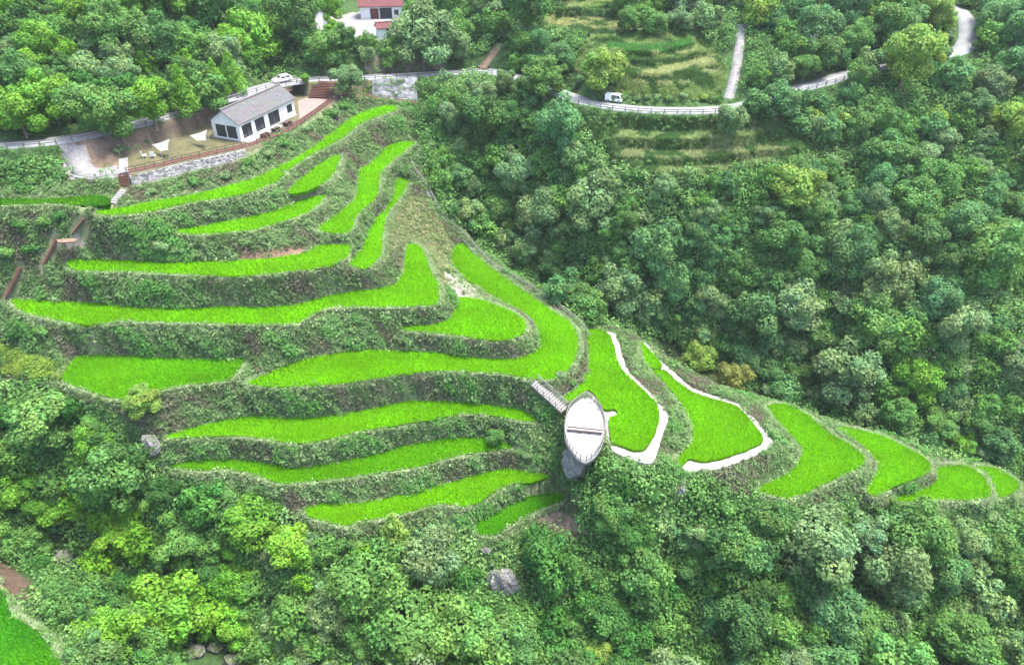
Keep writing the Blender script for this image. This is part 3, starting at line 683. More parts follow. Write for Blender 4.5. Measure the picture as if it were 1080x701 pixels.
cen = np.repeat(np.stack([x, y, z], 1) + gradn * (sz * .35 + bul * r.uniform(0, 1, NB)**.6)[:, None], K, 0) + r.normal(size=(NB * K, 3)) * np.repeat(sz * .45, K)[:, None]
nr = np.repeat(gradn, K, 0) + unit(NB * K, r) * .6 + np.array([0, 0, .6])
Ls = np.repeat(sz, K) * r.uniform(.5, .95, NB * K)
v, f = leaf_quads(cen, nr, Ls, Ls * r.uniform(.35, .65, NB * K), r)
cc = np.repeat(np.repeat(col, K, 0) * r.uniform(.88, 1.13, (NB * K, 1)), 4, 0)
n2 = 70000
pick = r.choice(w.size, n2, p=(w / w.sum()).ravel()); jj, ii = np.unravel_index(pick, w.shape)
x = gx[ii] + r.uniform(-.42, .42, n2); y = gy[jj] + r.uniform(-.42, .42, n2); k_ = ~sample(PATHM, x, y); x, y, jj, ii = x[k_], y[k_], jj[k_], ii[k_]; n2 = len(x); z = ground(x, y); dfl = DF[jj, ii]; dz = z - NLV[jj, ii]
pn = .65 * fbm(x / 4 + z * .15, y / 4, 71, 3) + .35 * fbm(x / 1.2 + z * .7, y / 1.2 + z * .7, 73, 2)
col2, rim2 = weedcol(x, y, z, jj, ii, n2, dfl, dz)
v2, f2 = blades(np.stack([x, y, z - .05], 1), np.where(rim2, .4, .6) * r.uniform(.6, 1.2, n2), r.uniform(.12, .22, n2), 1.0, r, 5)
V_ = np.concatenate([v, v2]); C_ = np.concatenate([cc, np.repeat(col2, 15, 0)])
o = link('bank_weeds', mesh_np('bank_weeds', V_, [f, f2 + len(v)], M_weed, C_)); tag(o, 'grey green weeds covering the earth banks between the paddies', 'weeds', kind='stuff')

r = np.random.default_rng(13)
rimm = (BUND | ((FID < 0) & (DF > 0) & (DF < 1.5) & (np.abs(GZ - NLV) < .6))) & ~PATHM & ~bareall
NG = 60000
w = rimm * np.where(DF < .9, 2.0, 1.0) * (DF > .4); pick = r.choice(w.size, NG, p=(w / w.sum()).ravel()); jj, ii = np.unravel_index(pick, w.shape)
x = gx[ii] + r.uniform(-.45, .45, NG); y = gy[jj] + r.uniform(-.45, .45, NG); k_ = ~sample(PATHM, x, y) & (sample(DF, x, y) > .36); x, y, jj, ii = x[k_], y[k_], jj[k_], ii[k_]; NG = len(x); z = ground(x, y)
colg = np.array([.31, .41, .20]) * r.uniform(.65, 1.25, (NG, 1)) * np.array([1, 1, 1]); pn = fbm(x / 2.2, y / 2.2, 31, 3)
colg = np.where((pn > .56)[:, None], np.array([.20, .32, .11]) * r.uniform(.8, 1.2, (NG, 1)), colg)
v, f = blades(np.stack([x, y, z - .05], 1), r.uniform(.30, .65, NG), r.uniform(.14, .26, NG), 1.1, r, 5)
o = link('bund_grass', mesh_np('bund_grass', v, [f], M_weed, np.repeat(colg, 15, 0))); tag(o, 'pale grass along the bund edges of the paddies', 'grass', kind='stuff')
gm = np.isin(CLSM, list(range(18, len(CLS) + 1)) + [13]) & ~PATHM2
NG = 52000
w = gm * SLP; pick = r.choice(w.size, NG, p=(w / w.sum()).ravel()); jj, ii = np.unravel_index(pick, w.shape)
x = gx[ii] + r.uniform(-GS / 2, GS / 2, NG); y = gy[jj] + r.uniform(-GS / 2, GS / 2, NG); z = ground(x, y)
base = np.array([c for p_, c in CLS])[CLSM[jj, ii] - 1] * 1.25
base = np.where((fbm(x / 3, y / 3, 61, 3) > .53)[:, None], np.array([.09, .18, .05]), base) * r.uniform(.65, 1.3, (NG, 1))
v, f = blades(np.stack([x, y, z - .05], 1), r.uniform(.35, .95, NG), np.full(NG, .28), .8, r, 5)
o = link('meadow_grass', mesh_np('meadow_grass', v, [f], M_weed, np.repeat(base, 15, 0))); tag(o, 'rough grass and crops on the garden terraces by the upper road', 'grass', kind='stuff')

# ------------------------------------------------------------------ undergrowth in the woods
r = np.random.default_rng(12)
NOVEG = np.zeros(GX.shape, bool)
NOVEG |= near_line(ROADW, 2.6) | near_line(RIDGEW, 1.2)
for n, l, w_ in TRW: NOVEG |= near_line(l, w_ / 2 + .4)
NB_ = len(CLS) - 3; NOVEG |= PATHM | (FID >= 0) | INT | np.isin(CLSM, BARE) | np.isin(CLSM, list(range(18, NB_)) + [NB_ + 1, NB_ + 2, NB_ + 3])
STREAM = [(52,560),(75,566),(85,590),(70,606),(55,596)], [(196,672),(238,676),(262,701),(262,730),(190,730)]
for s in STREAM: NOVEG |= pip(GPX, GPY, s)
w = (~NOVEG) & (GPX > -60) & (GPX < 1140) & (GPY < 760) & (GPY > -40)
vd = np.stack([GX, GY, GZ - HC], -1); vd /= np.linalg.norm(vd, axis=-1, keepdims=True)
fac = np.clip(GSX * vd[..., 0] + GSY * vd[..., 1] - vd[..., 2], .15, 3) / np.clip(GD, 60, 400)**1.2
w = w * fac
NU = 21000
pick = r.choice(w.size, NU, p=(w / w.sum()).ravel()); jj, ii = np.unravel_index(pick, w.shape)
x = gx[ii] + r.uniform(-.2, .2, NU); y = gy[jj] + r.uniform(-.2, .2, NU); z = ground(x, y)
px_, py_, dp_ = proj(np.stack([x, y, z], -1))
rad = r.uniform(.8, 1.9, NU) * (0.7 + .8 * fbm(x / 9, y / 9, 5, 3))
# keep low near the traced open places
lowm = np.zeros(GX.shape, bool)
lowm |= near_line(ROADW, 5.5) | (DF < 3) | (CLSM == NB_)
rad = np.where(lowm[jj, ii], np.minimum(rad, .55), rad)
K = 42
d = unit(NU * K, r); d[:, 2] = np.abs(d[:, 2]) * .9 - .1; rr = np.repeat(rad, K)
cen = np.repeat(np.stack([x, y, z + rad * .45], 1), K, 0) + d * (rr * r.uniform(.6, 1.08, NU * K))[:, None]
L = np.clip(rr * .36, .24, .55) * r.uniform(.7, 1.3, NU * K)
v, f = leaf_quads(cen, d + unit(NU * K, r) * .8 + np.array([0, 0, .4]), L, L * r.uniform(.45, .75, NU * K), r)
pal = np.array([[.085, .19, .05], [.115, .245, .06], [.135, .26, .08], [.18, .31, .09], [.11, .22, .085]])
t = np.clip(fbm(x / 12, y / 12, 90, 3) * 6 - 1.2 + r.normal(0, .8, NU), 0, 4).astype(int)
colu = pal[t] * r.uniform(.75, 1.3, (NU, 1))
cc = np.repeat(np.repeat(colu, K, 0) * r.uniform(.7, 1.35, (NU * K, 1)), 4, 0)
o = link('undergrowth', mesh_np('undergrowth', v, [f], M_weed, cc)); tag(o, 'low leafy undergrowth filling the woods round the terraces', 'undergrowth', kind='stuff')

# ------------------------------------------------------------------ trees
def crown_proto(seed, kind):
    r = np.random.default_rng(seed)
    cl = []
    if kind == 'broad':
        nc = r.integers(22, 30); ax_ = r.uniform(.78, 1.12, 2)
        for i in range(nc):
            d = unit(1, r)[0]; d[2] = d[2] * .8 + .25
            rad = r.uniform(.42, .88); q = d * rad * np.array([ax_[0], ax_[1], r.uniform(.65, 1.0)]); cl.append((*q, r.uniform(.17, .38)))
        for i in range(7):
            a = r.uniform(0, 6.28); cl.append((math.cos(a) * .62, math.sin(a) * .62, -.45, r.uniform(.24, .36)))
        cl.append((0, 0, .05, .6)); NL = 8500; cz = .95
    elif kind == 'cone':
        for i in range(34):
            t = (i + .5) / 34; a = i * 2.4 + r.uniform(-.4, .4); rad = .62 * (1 - t)**.85 + .02
            cl.append((math.cos(a) * rad, math.sin(a) * rad, -0.95 + 2.5 * t, .30 * (1 - t) + .12))
        NL = 4600; cz = 1.25
    elif kind == 'open':
        nc = r.integers(13, 18)
        for i in range(nc):
            d = unit(1, r)[0]; d[2] = d[2] * .9 + .2
            q = d * r.uniform(.55, .82) * np.array([1, 1, .95]); cl.append((*q, r.uniform(.24, .36)))
        cl.append((0, 0, .2, .48)); cl.append((.1, -.1, -.2, .4)); NL = 6200; cz = 1.05
    else:                                                        # bush
        nc = r.integers(8, 13)
        for i in range(nc):
            d = unit(1, r)[0]; d[2] = abs(d[2]) * .8
            q = d * r.uniform(.35, .62); cl.append((*q, r.uniform(.30, .46)))
        NL = 1900; cz = .25
    cl = np.array(cl); area = cl[:, 3]**2
    ids = r.choice(len(cl), NL * 2, p=area / area.sum())
    d = unit(NL * 2, r); d[:, 2] = d[:, 2] * .85 + .12
    lump = 1 + .22 * np.sin(d[:, 0] * 7 + ids) * np.sin(d[:, 1] * 7 + ids * 2) * np.cos(d[:, 2] * 6)
    pos = cl[ids, :3] + d * (cl[ids, 3] * r.uniform(.72, 1.1, NL * 2) * lump)[:, None]
    dist = np.linalg.norm(pos[:, None] - cl[None, :, :3], axis=-1) / cl[None, :, 3]
    dist[np.arange(NL * 2), ids] = 9
    keep = (dist.min(1) > .62); pos, ids, d = pos[keep][:NL], ids[keep][:NL], d[keep][:NL]
    n = len(pos); L = (.10 if kind != 'bush' else .19) * r.uniform(.7, 1.35, n)
    nr = d + unit(n, r) * .75 + np.array([0, 0, .35])
    pos[:, 2] += cz
    v, f = leaf_quads(pos, nr, L, L * r.uniform(.5, .8, n), r)
    cv = r.uniform(.78, 1.25, len(cl))[ids] * r.uniform(.72, 1.3, n)
    hue = r.uniform(-.12, .12, len(cl))[ids] + r.normal(0, .05, n)
    c = np.stack([cv * (1 + hue), cv, cv * (1 - hue * .6)], 1)
    me = mesh_np('crown', v, [f], M_leaf, np.repeat(c, 4, 0))
    mb = MB()
    if kind in ('broad', 'open', 'cone'):
        top = 1.0 if kind != 'cone' else 2.3
        bend = r.uniform(-.08, .08, 2)
        mb.tube([(0, 0, -.25), (0, 0, .05), (bend[0], bend[1], .5), (bend[0] * 1.5, bend[1] * 1.5, top)], [.085, .06, .045, .015], 7)
        for i in range(6):
            if kind == 'cone': break
            q = cl[i * 2 % len(cl), :3]; s = r.uniform(.35, .75)
            mb.tube([(bend[0], bend[1], s), tuple(np.array([bend[0], bend[1], s]) * .4 + np.array([q[0], q[1], q[2] + cz]) * .6 + np.array([0, 0, .05])), (q[0], q[1], q[2] + cz)], [.03, .02, .007], 5)
    else:
        for i in range(4):
            q = cl[i, :3]; mb.tube([(0, 0, -.2), (q[0] * .4, q[1] * .4, .15), (q[0], q[1], q[2] + cz)], [.04, .025, .008], 5)
    tm = bpy.data.meshes.new('trunk'); tm.from_pydata(mb.v, [], mb.f); tm.materials.append(M_bark)
    return me, tm, cz
PROTO = {k: [crown_proto(40 + 10 * i + s, k) for s in range(c)] for i, (k, c) in enumerate((('broad', 6), ('cone', 3), ('open', 3), ('bush', 5)))}
def plant(kind, name, loc, Rr, tint, label, cat, group=None, zs=1.0, rs=None, parts=True):
    rs = rs or random
    me, tm, cz = PROTO[kind][rs.randrange(len(PROTO[kind]))]
    t = thing(name, label, cat, loc, rs.uniform(0, 6.28), group)
    t.scale = (Rr * rs.uniform(.92, 1.1), Rr * rs.uniform(.92, 1.1), Rr * zs)
    c = link('crown' if kind != 'bush' else 'foliage', me, t); c.color = (*tint, 1)
    if parts: link('trunk' if kind != 'bush' else 'stem', tm, t)
    return t
TINTS = {'dark green': (.085, .192, .044), 'mid green': (.108, .240, .050), 'greyish green': (.155, .260, .095), 'bright green': (.140, .320, .028),
         'light yellow green': (.200, .320, .055), 'dull yellow green': (.20, .235, .05), 'bluish green': (.098, .225, .072), 'deep green': (.055, .170, .032)}
# places where no crown may hide what the photograph shows
KO = [TERR, [(650,130),(755,130),(800,150),(850,142),(880,160),(780,180),(690,182),(640,165)], [(-30,140),(0,146),(68,140),(78,150),(120,165),(128,160),(190,140),(226,118),(262,92),(300,68),(340,74),(480,66),(522,66),(522,84),(440,92),(440,112),(345,112),(250,168),(130,196),(68,190),(60,160),(0,164),(-30,170)],
      [(584,90),(612,96),(632,88),(655,88),(660,98),(762,104),(768,125),(700,127),(640,124),(586,108)],
      [(628,36),(745,36),(768,60),(766,106),(640,102),(655,70)],[(766,108),(770,70),(776,24),(787,24),(786,60),(780,104)],
      [(1008,8),(1030,8),(1032,58),(1006,60)],[(846,86),(886,76),(886,88),(848,98)],
      [(380,-10),(418,-10),(420,34),(384,36)],
      [(555,545),(610,535),(632,560),(632,578),(600,578)],[(514,590),(552,580),(550,638),(514,636)],
      STREAM[0], STREAM[1],[(-40,580),(10,590),(42,618),(48,640),(72,701),(90,750),(-40,750)],[(500,70),(506,50),(534,42),(534,60),(520,80)],
      [(575,14),(660,22),(650,40),(575,36)],[(700,500),(722,496),(726,536),(702,534)],
      [(586,480),(645,480),(645,520),(590,522)]]
placed = []; ZP = []      # x, y, r
def free(x, y, rr, ov):
    if not placed: return True
    z = float(ground(np.array([x]), np.array([y]))[0])
    a = np.array(placed)
    if len(ZP) < len(a): ZP.extend(ground(a[len(ZP):, 0], a[len(ZP):, 1]))
    return not (((a[:, 0] - x)**2 + (a[:, 1] - y)**2 + .8 * (np.array(ZP) - z)**2) < ((rr + a[:, 2]) * ov)**2).any()
def hides(cx, cy, rp):
    ang = np.arange(10) / 10 * 2 * np.pi
    qx = np.concatenate([[cx], cx + .82 * rp * np.cos(ang)]); qy = np.concatenate([[cy], cy + .82 * rp * np.sin(ang)])
    return any(pip(qx, qy, k).any() for k in KO)
def place_at(cx, cy, rp, kind, name, tint, label, cat='tree', zs=1.0, group=None, col=None):
    """crown centre and radius as seen in the photograph -> a tree rooted in the ground there"""
    cz = PROTO[kind][0][2] * zs
    Rr = 4.0
    for _ in range(4):
        g = shoot([cx], [cy], cz * Rr)[0]; dep = proj(g + np.array([0, 0, cz * Rr]))[2]; Rr = rp * dep / FPX
    placed.append((g[0], g[1], Rr))
    return plant(kind, name, g, Rr, col or TINTS[tint], label, cat, group, zs)
NAMED = [
 (18,118,30,'broad','bright green','bright rounded tree at the left edge beside the road'),
 (52,100,27,'broad','bright green','bright rounded tree hiding the road, second from the left edge'),
 (88,113,30,'open','mid green','dense green tree hanging over the road bank left of the gravel junction'),
 (122,120,31,'open','mid green','broad green tree leaning over the dirt bank above the gravel junction'),
 (158,111,27,'open','bright green','spreading tree between the road and the nearer white sail'),
 (193,101,19,'cone','bright green','pointed light green tree on the roadside left of the white hall'),
 (227,86,15,'cone','bright green','slim pointed tree at the roadside behind the hall gable'),
 (244,80,16,'cone','bright green','slim pointed tree nearest the hall roof'),
 (322,89,6,'open','bright green','small sapling standing at the hall corner on the patio'),
 (340,52,23,'open','mid green','upright tree with bare dark trunk on the patio edge'),
 (365,85,18,'open','greyish green','bushy grey green tree covering the guardrail beside the brown steps'),
 (345,8,17,'broad','bright green','bright small crowned tree left of the red roof'),
 (268,36,30,'broad','bright green','bright broad tree on the slope above the white car'),
 (240,48,22,'broad','bright green','bright tree left of the broadest bright one above the road'),
 (118,28,30,'broad','mid green','large green tree at the upper left among dark neighbours'),
 (40,48,25,'broad','bright green','bright tree low in the upper left woods'),
 (163,42,28,'broad','dark green','large dark tree with grey sheen in the upper left woods'),
 (445,38,34,'broad','greyish green','large grey green tree right of the red roofed farmhouse'),
 (478,45,20,'broad','greyish green','grey green tree by the start of the dirt track'),
 (350,33,12,'broad','bright green','bright tree at the left end of the pale courtyard'),
 (364,38,13,'broad','dark green','dark tree in front of the pale courtyard'),
 (386,58,12,'open','greyish green','grey green tree below the small white shed'),
 (412,62,13,'broad','mid green','green tree on the slope below the farmhouse'),
 (638,74,24,'broad','light yellow green','round light tree above the white van'),
 (663,21,13,'broad','mid green','left one of two round trees on the upper garden terrace'),
 (692,24,14,'broad','mid green','right one of two round trees on the upper garden terrace'),
 (822,108,21,'broad','bluish green','dense dark round tree right of the track junction'),
 (772,128,20,'open','greyish green','loose willowy tree hiding the road end at the track junction'),
 (838,196,25,'broad','light yellow green','round yellow green tree on the upper right slope'),
 (862,30,26,'broad','bluish green','tall rounded tree left of the upper right road'),
 (900,45,20,'broad','mid green','light tree next to the tall rounded tree at the upper right'),
 (945,25,27,'broad','mid green','tall light tree below the upper edge, left of the white road'),
 (522,463,11,'open','mid green','small sapling standing in the right end of a paddy'),
 (416,568,24,'cone','light yellow green','yellow green pointed tree just below a wavy paddy'),
 (775,398,18,'broad','dull yellow green','dull yellow green tree beside the far white path'),
 (735,378,20,'broad','light yellow green','yellowish tree behind the tiny paddy scrap'),
 (890,392,38,'broad','greyish green','largest rounded tree behind the leaf shaped paddies'),
 (968,402,26,'broad','bright green','bright tree above the crescent shaped paddy'),
 (1015,468,15,'broad','bright green','small bright tree behind the fan shaped paddy'),
 (572,225,30,'broad','greyish green','large grey green tree in the hollow right of the ridge'),
 (630,215,34,'broad','greyish green','largest pale topped tree in the hollow right of the ridge'),
 (690,258,30,'broad','bluish green','big pale topped tree in the middle of the valley wood'),
 (630,690,16,'broad','light yellow green','small yellow tree at the bottom edge below the rock'),
 (120,500,40,'broad','mid green','large tree left of the grey boulder'),
 (180,640,44,'broad','bright green','large bright crown beside the stream gap at the lower left'),
 (112,672,32,'broad','bright green','bright crown above the corner paddy'),
 (395,610,42,'broad','mid green','large pale leaved tree under the yellow pointed tree'),
 (430,655,46,'broad','mid green','largest tree at the bottom, left of the cliff rock'),
 (862,575,42,'broad','greyish green','large grey green tree below the leaf shaped paddy'),
 (970,560,36,'broad','mid green','large tree below the fan shaped paddy'),
 (150,425,18,'broad','light yellow green','yellow green shrubby tree at the front edge of the apron shaped paddy'),
]
for cx, cy, rp, kd, tn, lab in NAMED:
    place_at(cx, cy, rp, kd, 'conical_tree' if kd == 'cone' else ('young_tree' if rp < 13 else 'broadleaf_tree'), tn, lab)
ZONES = [  # (px polygon, phrase, tint choices)
 ([(-200,-200),(300,-200),(300,90),(-200,160)], 'in the upper left woods above the road', ['dark green', 'dark green', 'deep green', 'mid green', 'bright green', 'greyish green']),
 ([(300,-200),(560,-200),(560,90),(300,90)], 'on the slope round the red roofed farmhouse', ['mid green', 'greyish green', 'dark green']),
 ([(560,-200),(800,-200),(800,130),(560,130)], 'round the garden terraces at the top', ['mid green', 'bluish green', 'greyish green']),
 ([(800,-200),(1300,-200),(1300,150),(800,150)], 'on the upper right slope below the white road', ['mid green', 'bluish green', 'greyish green', 'bluish green', 'light yellow green']),
 ([(420,70),(860,120),(860,250),(420,250)], 'in the hollow between the ridge and the garden terraces', ['greyish green', 'bluish green', 'dark green', 'mid green']),
 ([(860,140),(1300,140),(1300,320),(860,320)], 'on the middle of the right hand slope', ['bluish green', 'mid green', 'greyish green', 'dark green']),
 ([(480,240),(860,250),(860,440),(480,330)], 'in the valley wood beside the ridge path', ['bluish green', 'greyish green', 'dark green', 'bluish green']),
 ([(780,300),(1300,300),(1300,500),(780,470)], 'behind the paddies at the right end of the ridge', ['mid green', 'bluish green', 'greyish green', 'mid green']),
 ([(700,480),(1300,490),(1300,900),(700,900)], 'in the woods below the right end of the ridge', ['dark green', 'bluish green', 'greyish green', 'mid green']),
 ([(480,480),(720,480),(720,900),(480,900)], 'on the steep slope under the white deck', ['deep green', 'mid green', 'dark green', 'deep green']),
 ([(230,480),(500,540),(500,900),(230,900)], 'in the ravine woods below the wavy paddies', ['mid green', 'bright green', 'greyish green', 'mid green']),
 ([(-200,380),(250,380),(250,900),(-200,900)], 'in the left woods below the apron shaped paddy', ['mid green', 'deep green', 'bright green', 'dark green', 'mid green']),
]
def zone(px, py):
    for poly, ph, tn in ZONES:
        if pip(np.array([px]), np.array([py]), poly)[0]: return ph, tn
    return None
def grow(n_want, kind, name, cat, rlo, rhi, ov, tries, seed, word):
    r = np.random.default_rng(seed); rs = random.Random(seed); got = 0
    cxs = r.uniform(-70, 1150, tries); cys = r.uniform(-40, 745, tries); rads = r.uniform(0, 1, tries)**1.4
    cz = PROTO[kind][0][2]
    R0 = rlo + (rhi - rlo) * rads
    G = shoot(cxs, cys, cz * R0)
    for i in range(tries):
        if got >= n_want: break
        zn = zone(cxs[i], cys[i])
        if zn is None: continue
        for f in (1.0, .75, .55):
            Rr = R0[i] * f
            if Rr < rlo * .75: break
            c3 = G[i] + np.array([0, 0, cz * Rr]); cx, cy, dep = proj(c3)
            if hides(cx, cy, Rr * FPX / dep): continue
            gi = int((G[i][0] - X0) / GS), int((G[i][1] - Y0) / GS)
            if 0 <= gi[0] < GX.shape[1] and 0 <= gi[1] < GX.shape[0] and NOVEG[gi[1], gi[0]]: continue
            if not free(G[i][0], G[i][1], Rr, ov): continue
            ph, tn = zn; tint = rs.choice(tn); tv = TINTS[tint]; q = rs.uniform(.82, 1.2)
            size = '' if kind == 'bush' else ('large ' if Rr > (rlo + rhi) / 2 else '')
            lab = f'{size}{tint} {word} {ph}'
            kd = kind if kind == 'bush' else ('broad' if rs.random() < .66 else 'open')
            plant(kd, name, G[i], Rr, (tv[0] * q * rs.uniform(.9, 1.1), tv[1] * q, tv[2] * q * rs.uniform(.9, 1.1)), lab, cat, lab.replace(word, word + ('es' if word.endswith('sh') else 's')), rs.uniform(.8, 1.28), rs, parts=kind != 'bush')
            placed.append((G[i][0], G[i][1], Rr)); got += 1
            break
    return got
n1 = grow(252, 'broad', 'broadleaf_tree', 'tree', 3.3, 6.2, .72, 9000, 1, 'broadleaf tree')
n2 = grow(290, 'bush', 'bush', 'bush', 1.4, 2.8, .72, 9000, 2, 'bush')
print('trees', n1, 'bushes', n2)
# the trees past the individual ones: one mass of crowns closing the woods
def crown_mass(tries, seed, rlo, rhi, ov, cap):
    r = np.random.default_rng(seed); V = []; Cc = []; n = 0
    cxs = r.uniform(-70, 1150, tries); cys = r.uniform(-40, 760, tries); R0 = r.uniform(rlo, rhi, tries)
    cz = .85; G = shoot(cxs, cys, cz * R0)
    for i in range(tries):
        if n >= cap: break
        zn = zone(cxs[i], cys[i])
        if zn is None: continue
        for f in (1.0, .7):
            Rr = R0[i] * f; cx, cy, dep = proj(G[i] + np.array([0, 0, cz * Rr]))
            if hides(cx, cy, Rr * FPX / dep): continue
            gi = int((G[i][0] - X0) / GS), int((G[i][1] - Y0) / GS)
            if 0 <= gi[0] < GX.shape[1] and 0 <= gi[1] < GX.shape[0] and NOVEG[gi[1], gi[0]]: continue
            if not free(G[i][0], G[i][1], Rr, ov): continue
            me = PROTO['broad'][r.integers(6)][0]; nq = len(me.polygons)
            if me.name not in CACHE:
                a = np.zeros(nq * 12, np.float32); me.vertices.foreach_get('co', a)
                b = np.zeros(nq * 16, np.float32); me.attributes['col'].data.foreach_get('color', b)
                CACHE[me.name] = (a.reshape(nq, 4, 3), b.reshape(nq, 4, 4)[..., :3])
            a, b = CACHE[me.name]; k = r.choice(nq, int(nq * .30), replace=False)
            q = a[k].copy(); cen = q.mean(1, keepdims=True); q = cen + (q - cen) * 1.5
            t = r.uniform(0, 6.28); c, s = math.cos(t), math.sin(t)
            q = q @ np.array([[c, s, 0], [-s, c, 0], [0, 0, 1]]) * Rr + G[i]; q[..., 2] -= .12 * Rr
            tv = np.array(TINTS[zn[1][r.integers(len(zn[1]))]]) * r.uniform(.82, 1.2)
            V.append(q.reshape(-1, 3)); Cc.append((b[k] * tv).reshape(-1, 3)); placed.append((G[i][0], G[i][1], Rr)); n += 1
            break
    v = np.concatenate(V); print('mass', n)
    o = link('woodland', mesh_np('woodland', v, [np.arange(len(v)).reshape(-1, 4)], M_weed, np.concatenate(Cc)))
    tag(o, 'further tree crowns closing up the woods round the terraces', 'woods', kind='stuff')
CACHE = {}
crown_mass(20000, 5, 2.4, 4.4, .50, 620)

# ------------------------------------------------------------------ road, paths and pads
gl0 = lambda x, y: shoot([x], [y])[0]
def offset_line(line, off):
    t = np.gradient(line[:, :2], axis=0); t /= np.linalg.norm(t, axis=1, keepdims=True) + 1e-9
    o = line.copy(); o[:, 0] += -t[:, 1] * off; o[:, 1] += t[:, 0] * off; return o
def ribbon(name, line, width, mat, top=.06, thick=.35, label=None, cat=None, kind='structure'):
    a = offset_line(line, -width / 2); b = offset_line(line, width / 2); n = len(line); z = np.array([0, 0, 1.0])
    V = np.concatenate([a + z * top, b + z * top, a + z * (top - thick), b + z * (top - thick)]); i = np.arange(n - 1)
    F = np.concatenate([np.stack([i, i + 1, i + 1 + n, i + n], 1), np.stack([i + n, i + n + 1, i + 3 * n + 1, i + 3 * n], 1), np.stack([i + 2 * n, i + 2 * n + 1, i + 1, i], 1)])
    o = link(name, mesh_np(name, V, [F], mat)); return tag(o, label, cat, None, kind)
def slab(name, poly, mat, top, thick, label, cat, kind='structure'):
    mb = MB(); mb.prism([(p[0], p[1]) for p in poly], top - thick, top)
    return tag(mb.build(name, mat), label, cat, None, kind)
ribbon('road', ROADW, 4.6, M_road, label='pale concrete road winding across the top of the hillside', cat='road')
ribbon('track', TRW[0][1], 2.1, M_gravel, .05, label='narrow concrete track climbing beside the garden terraces', cat='track')
ribbon('track', TRW[1][1], 2.4, M_dirt, .05, label='brown dirt track climbing from the road in the middle', cat='track')
ribbon('path', RIDGEW, 1.1, M_gstone, .08, label='grey stone path running down the ridge edge beside the valley wood', cat='path')
pw = {n: p for n, z, p in PADW}
def px_slab(name, pts, z, mat, top, thick, label, cat, sm=True):
    p = np.array(pts, float); p = smooth(p, True, 3) if sm else p
    return slab(name, P(p[:, 0], p[:, 1], z), mat, z + top, thick, label, cat)
p1 = [q for n, z, q in PADS if n == 'P1'][0]; p2 = [q for n, z, q in PADS if n == 'P2'][0]
px_slab('path', p1, 30.0, M_sand, .05, .4, 'white winding path round the paddy beside the deck', 'path')
px_slab('path', p2, 26.8, M_sand, .05, .4, 'white path round the shield shaped paddy', 'path')
px_slab('patio', [(314,107),(330,101),(347,99),(355,103),(340,114),(316,127)], 56.3, M_pink, .06, .2, 'pinkish paved patio at the right end of the white hall', 'patio', False)
ribbon('path', RAMPW, 4.0, M_gravel, .08, .4, label='grey gravel lane dropping from the road to the pale steps', cat='path')
g_ = gl0(70, 253.5); lp = P(np.array([59,78,82,77,61.]), np.array([252,250.5,252,254.5,255]), g_[2] + .35)
slab('landing', lp, M_dirt, g_[2] + .25, .22, 'small pale landing between two red brown stair flights', 'landing', 'thing')
px_slab('courtyard', [(350,26),(380,13),(419,10),(422,36),(398,43),(360,40)], 64.0, M_gravel, .05, .3, 'pale concrete courtyard in front of the red roofed farmhouse', 'courtyard', False)
for k, s in enumerate(STREAM):
    g = shoot(*np.array(s, float).T); zz = float(np.min(g[:, 2])) + .5
    g2 = P(np.array(s, float)[:, 0], np.array(s, float)[:, 1], zz)
    slab('stream', g2, M_water, zz, .6, ['dark pool of the stream in a gap of the left woods', 'dark stream water with rocks at the bottom edge'][k], 'stream')

# ------------------------------------------------------------------ fences, stairs, walls
def resample(line, step):
    d = np.concatenate([[0], np.cumsum(np.linalg.norm(np.diff(line[:, :3], axis=0), axis=1))]); n = max(int(round(d[-1] / step)), 1)
    t = np.linspace(0, d[-1], n + 1); return np.stack([np.interp(t, d, line[:, k]) for k in range(3)], 1)
def fence(name, label, cat, line, step, h, rails, mp, mr, pw_=.12, rw=(.07, .1)):
    p = resample(np.asarray(line, float), step); o = p[0].copy(); t = thing(name, label, cat, tuple(o))
    m0 = MB().box((0, 0, h / 2 - .15), (pw_, pw_, h + .3)).build('post', mp, t, tuple(p[0] - o))
    for q in p[1:]:
        c = m0.copy(); COL.objects.link(c); c.parent = t; c.location = tuple(q - o)
    for zr in rails:
        mb = MB()
        for a, b in zip(p[:-1], p[1:]): mb.bar(a - o + np.array([0, 0, zr]), b - o + np.array([0, 0, zr]), *rw)
        mb.build('rail', mr, t)
    return t
def stairs(name, label, a, b, width, mt, ms, cat='stairs', rail=None, lift=.12):
    a = np.array(a, float); b = np.array(b, float); d = b - a; hd = np.linalg.norm(d[:2]); n = max(int(abs(d[2]) / .2), 6)
    rz = math.atan2(d[1], d[0]); t = thing(name, label, cat, tuple(a), rz)
    run = hd / n; m0 = None
    for i in range(n):
        q = (run * (i + .5), 0, d[2] * (i + .5) / n + lift)
        if m0 is None: m0 = MB().box((0, 0, -.03), (run * .98, width, .10)).build('step', mt, t, q)
        else:
            c = m0.copy(); COL.objects.link(c); c.parent = t; c.location = q
    for s in (-1, 1):
        MB().bar((0, s * (width / 2 + .05), lift - .15), (hd, s * (width / 2 + .05), d[2] + lift - .15), .1, .3).build('stringer', ms, t)
        if rail:
            for hh in (1.0, .55): MB().bar((0, s * (width / 2 + .05), lift + hh), (hd, s * (width / 2 + .05), d[2] + lift + hh), .07, .08).build('handrail', rail, t)
            k = max(int(hd / 1.1), 2); pm = None
            for i in range(k + 1):
                q = (hd * i / k, s * (width / 2 + .05), d[2] * i / k + lift)
                if pm is None: pm = MB().box((0, 0, .4), (.09, .09, 1.25)).build('post', rail, t, q)
                else: c = pm.copy(); COL.objects.link(c); c.parent = t; c.location = q
    return t
def cut(line, x0, x1):
    px_, _, _ = proj(line); m = (px_ >= x0) & (px_ <= x1); return line[m]
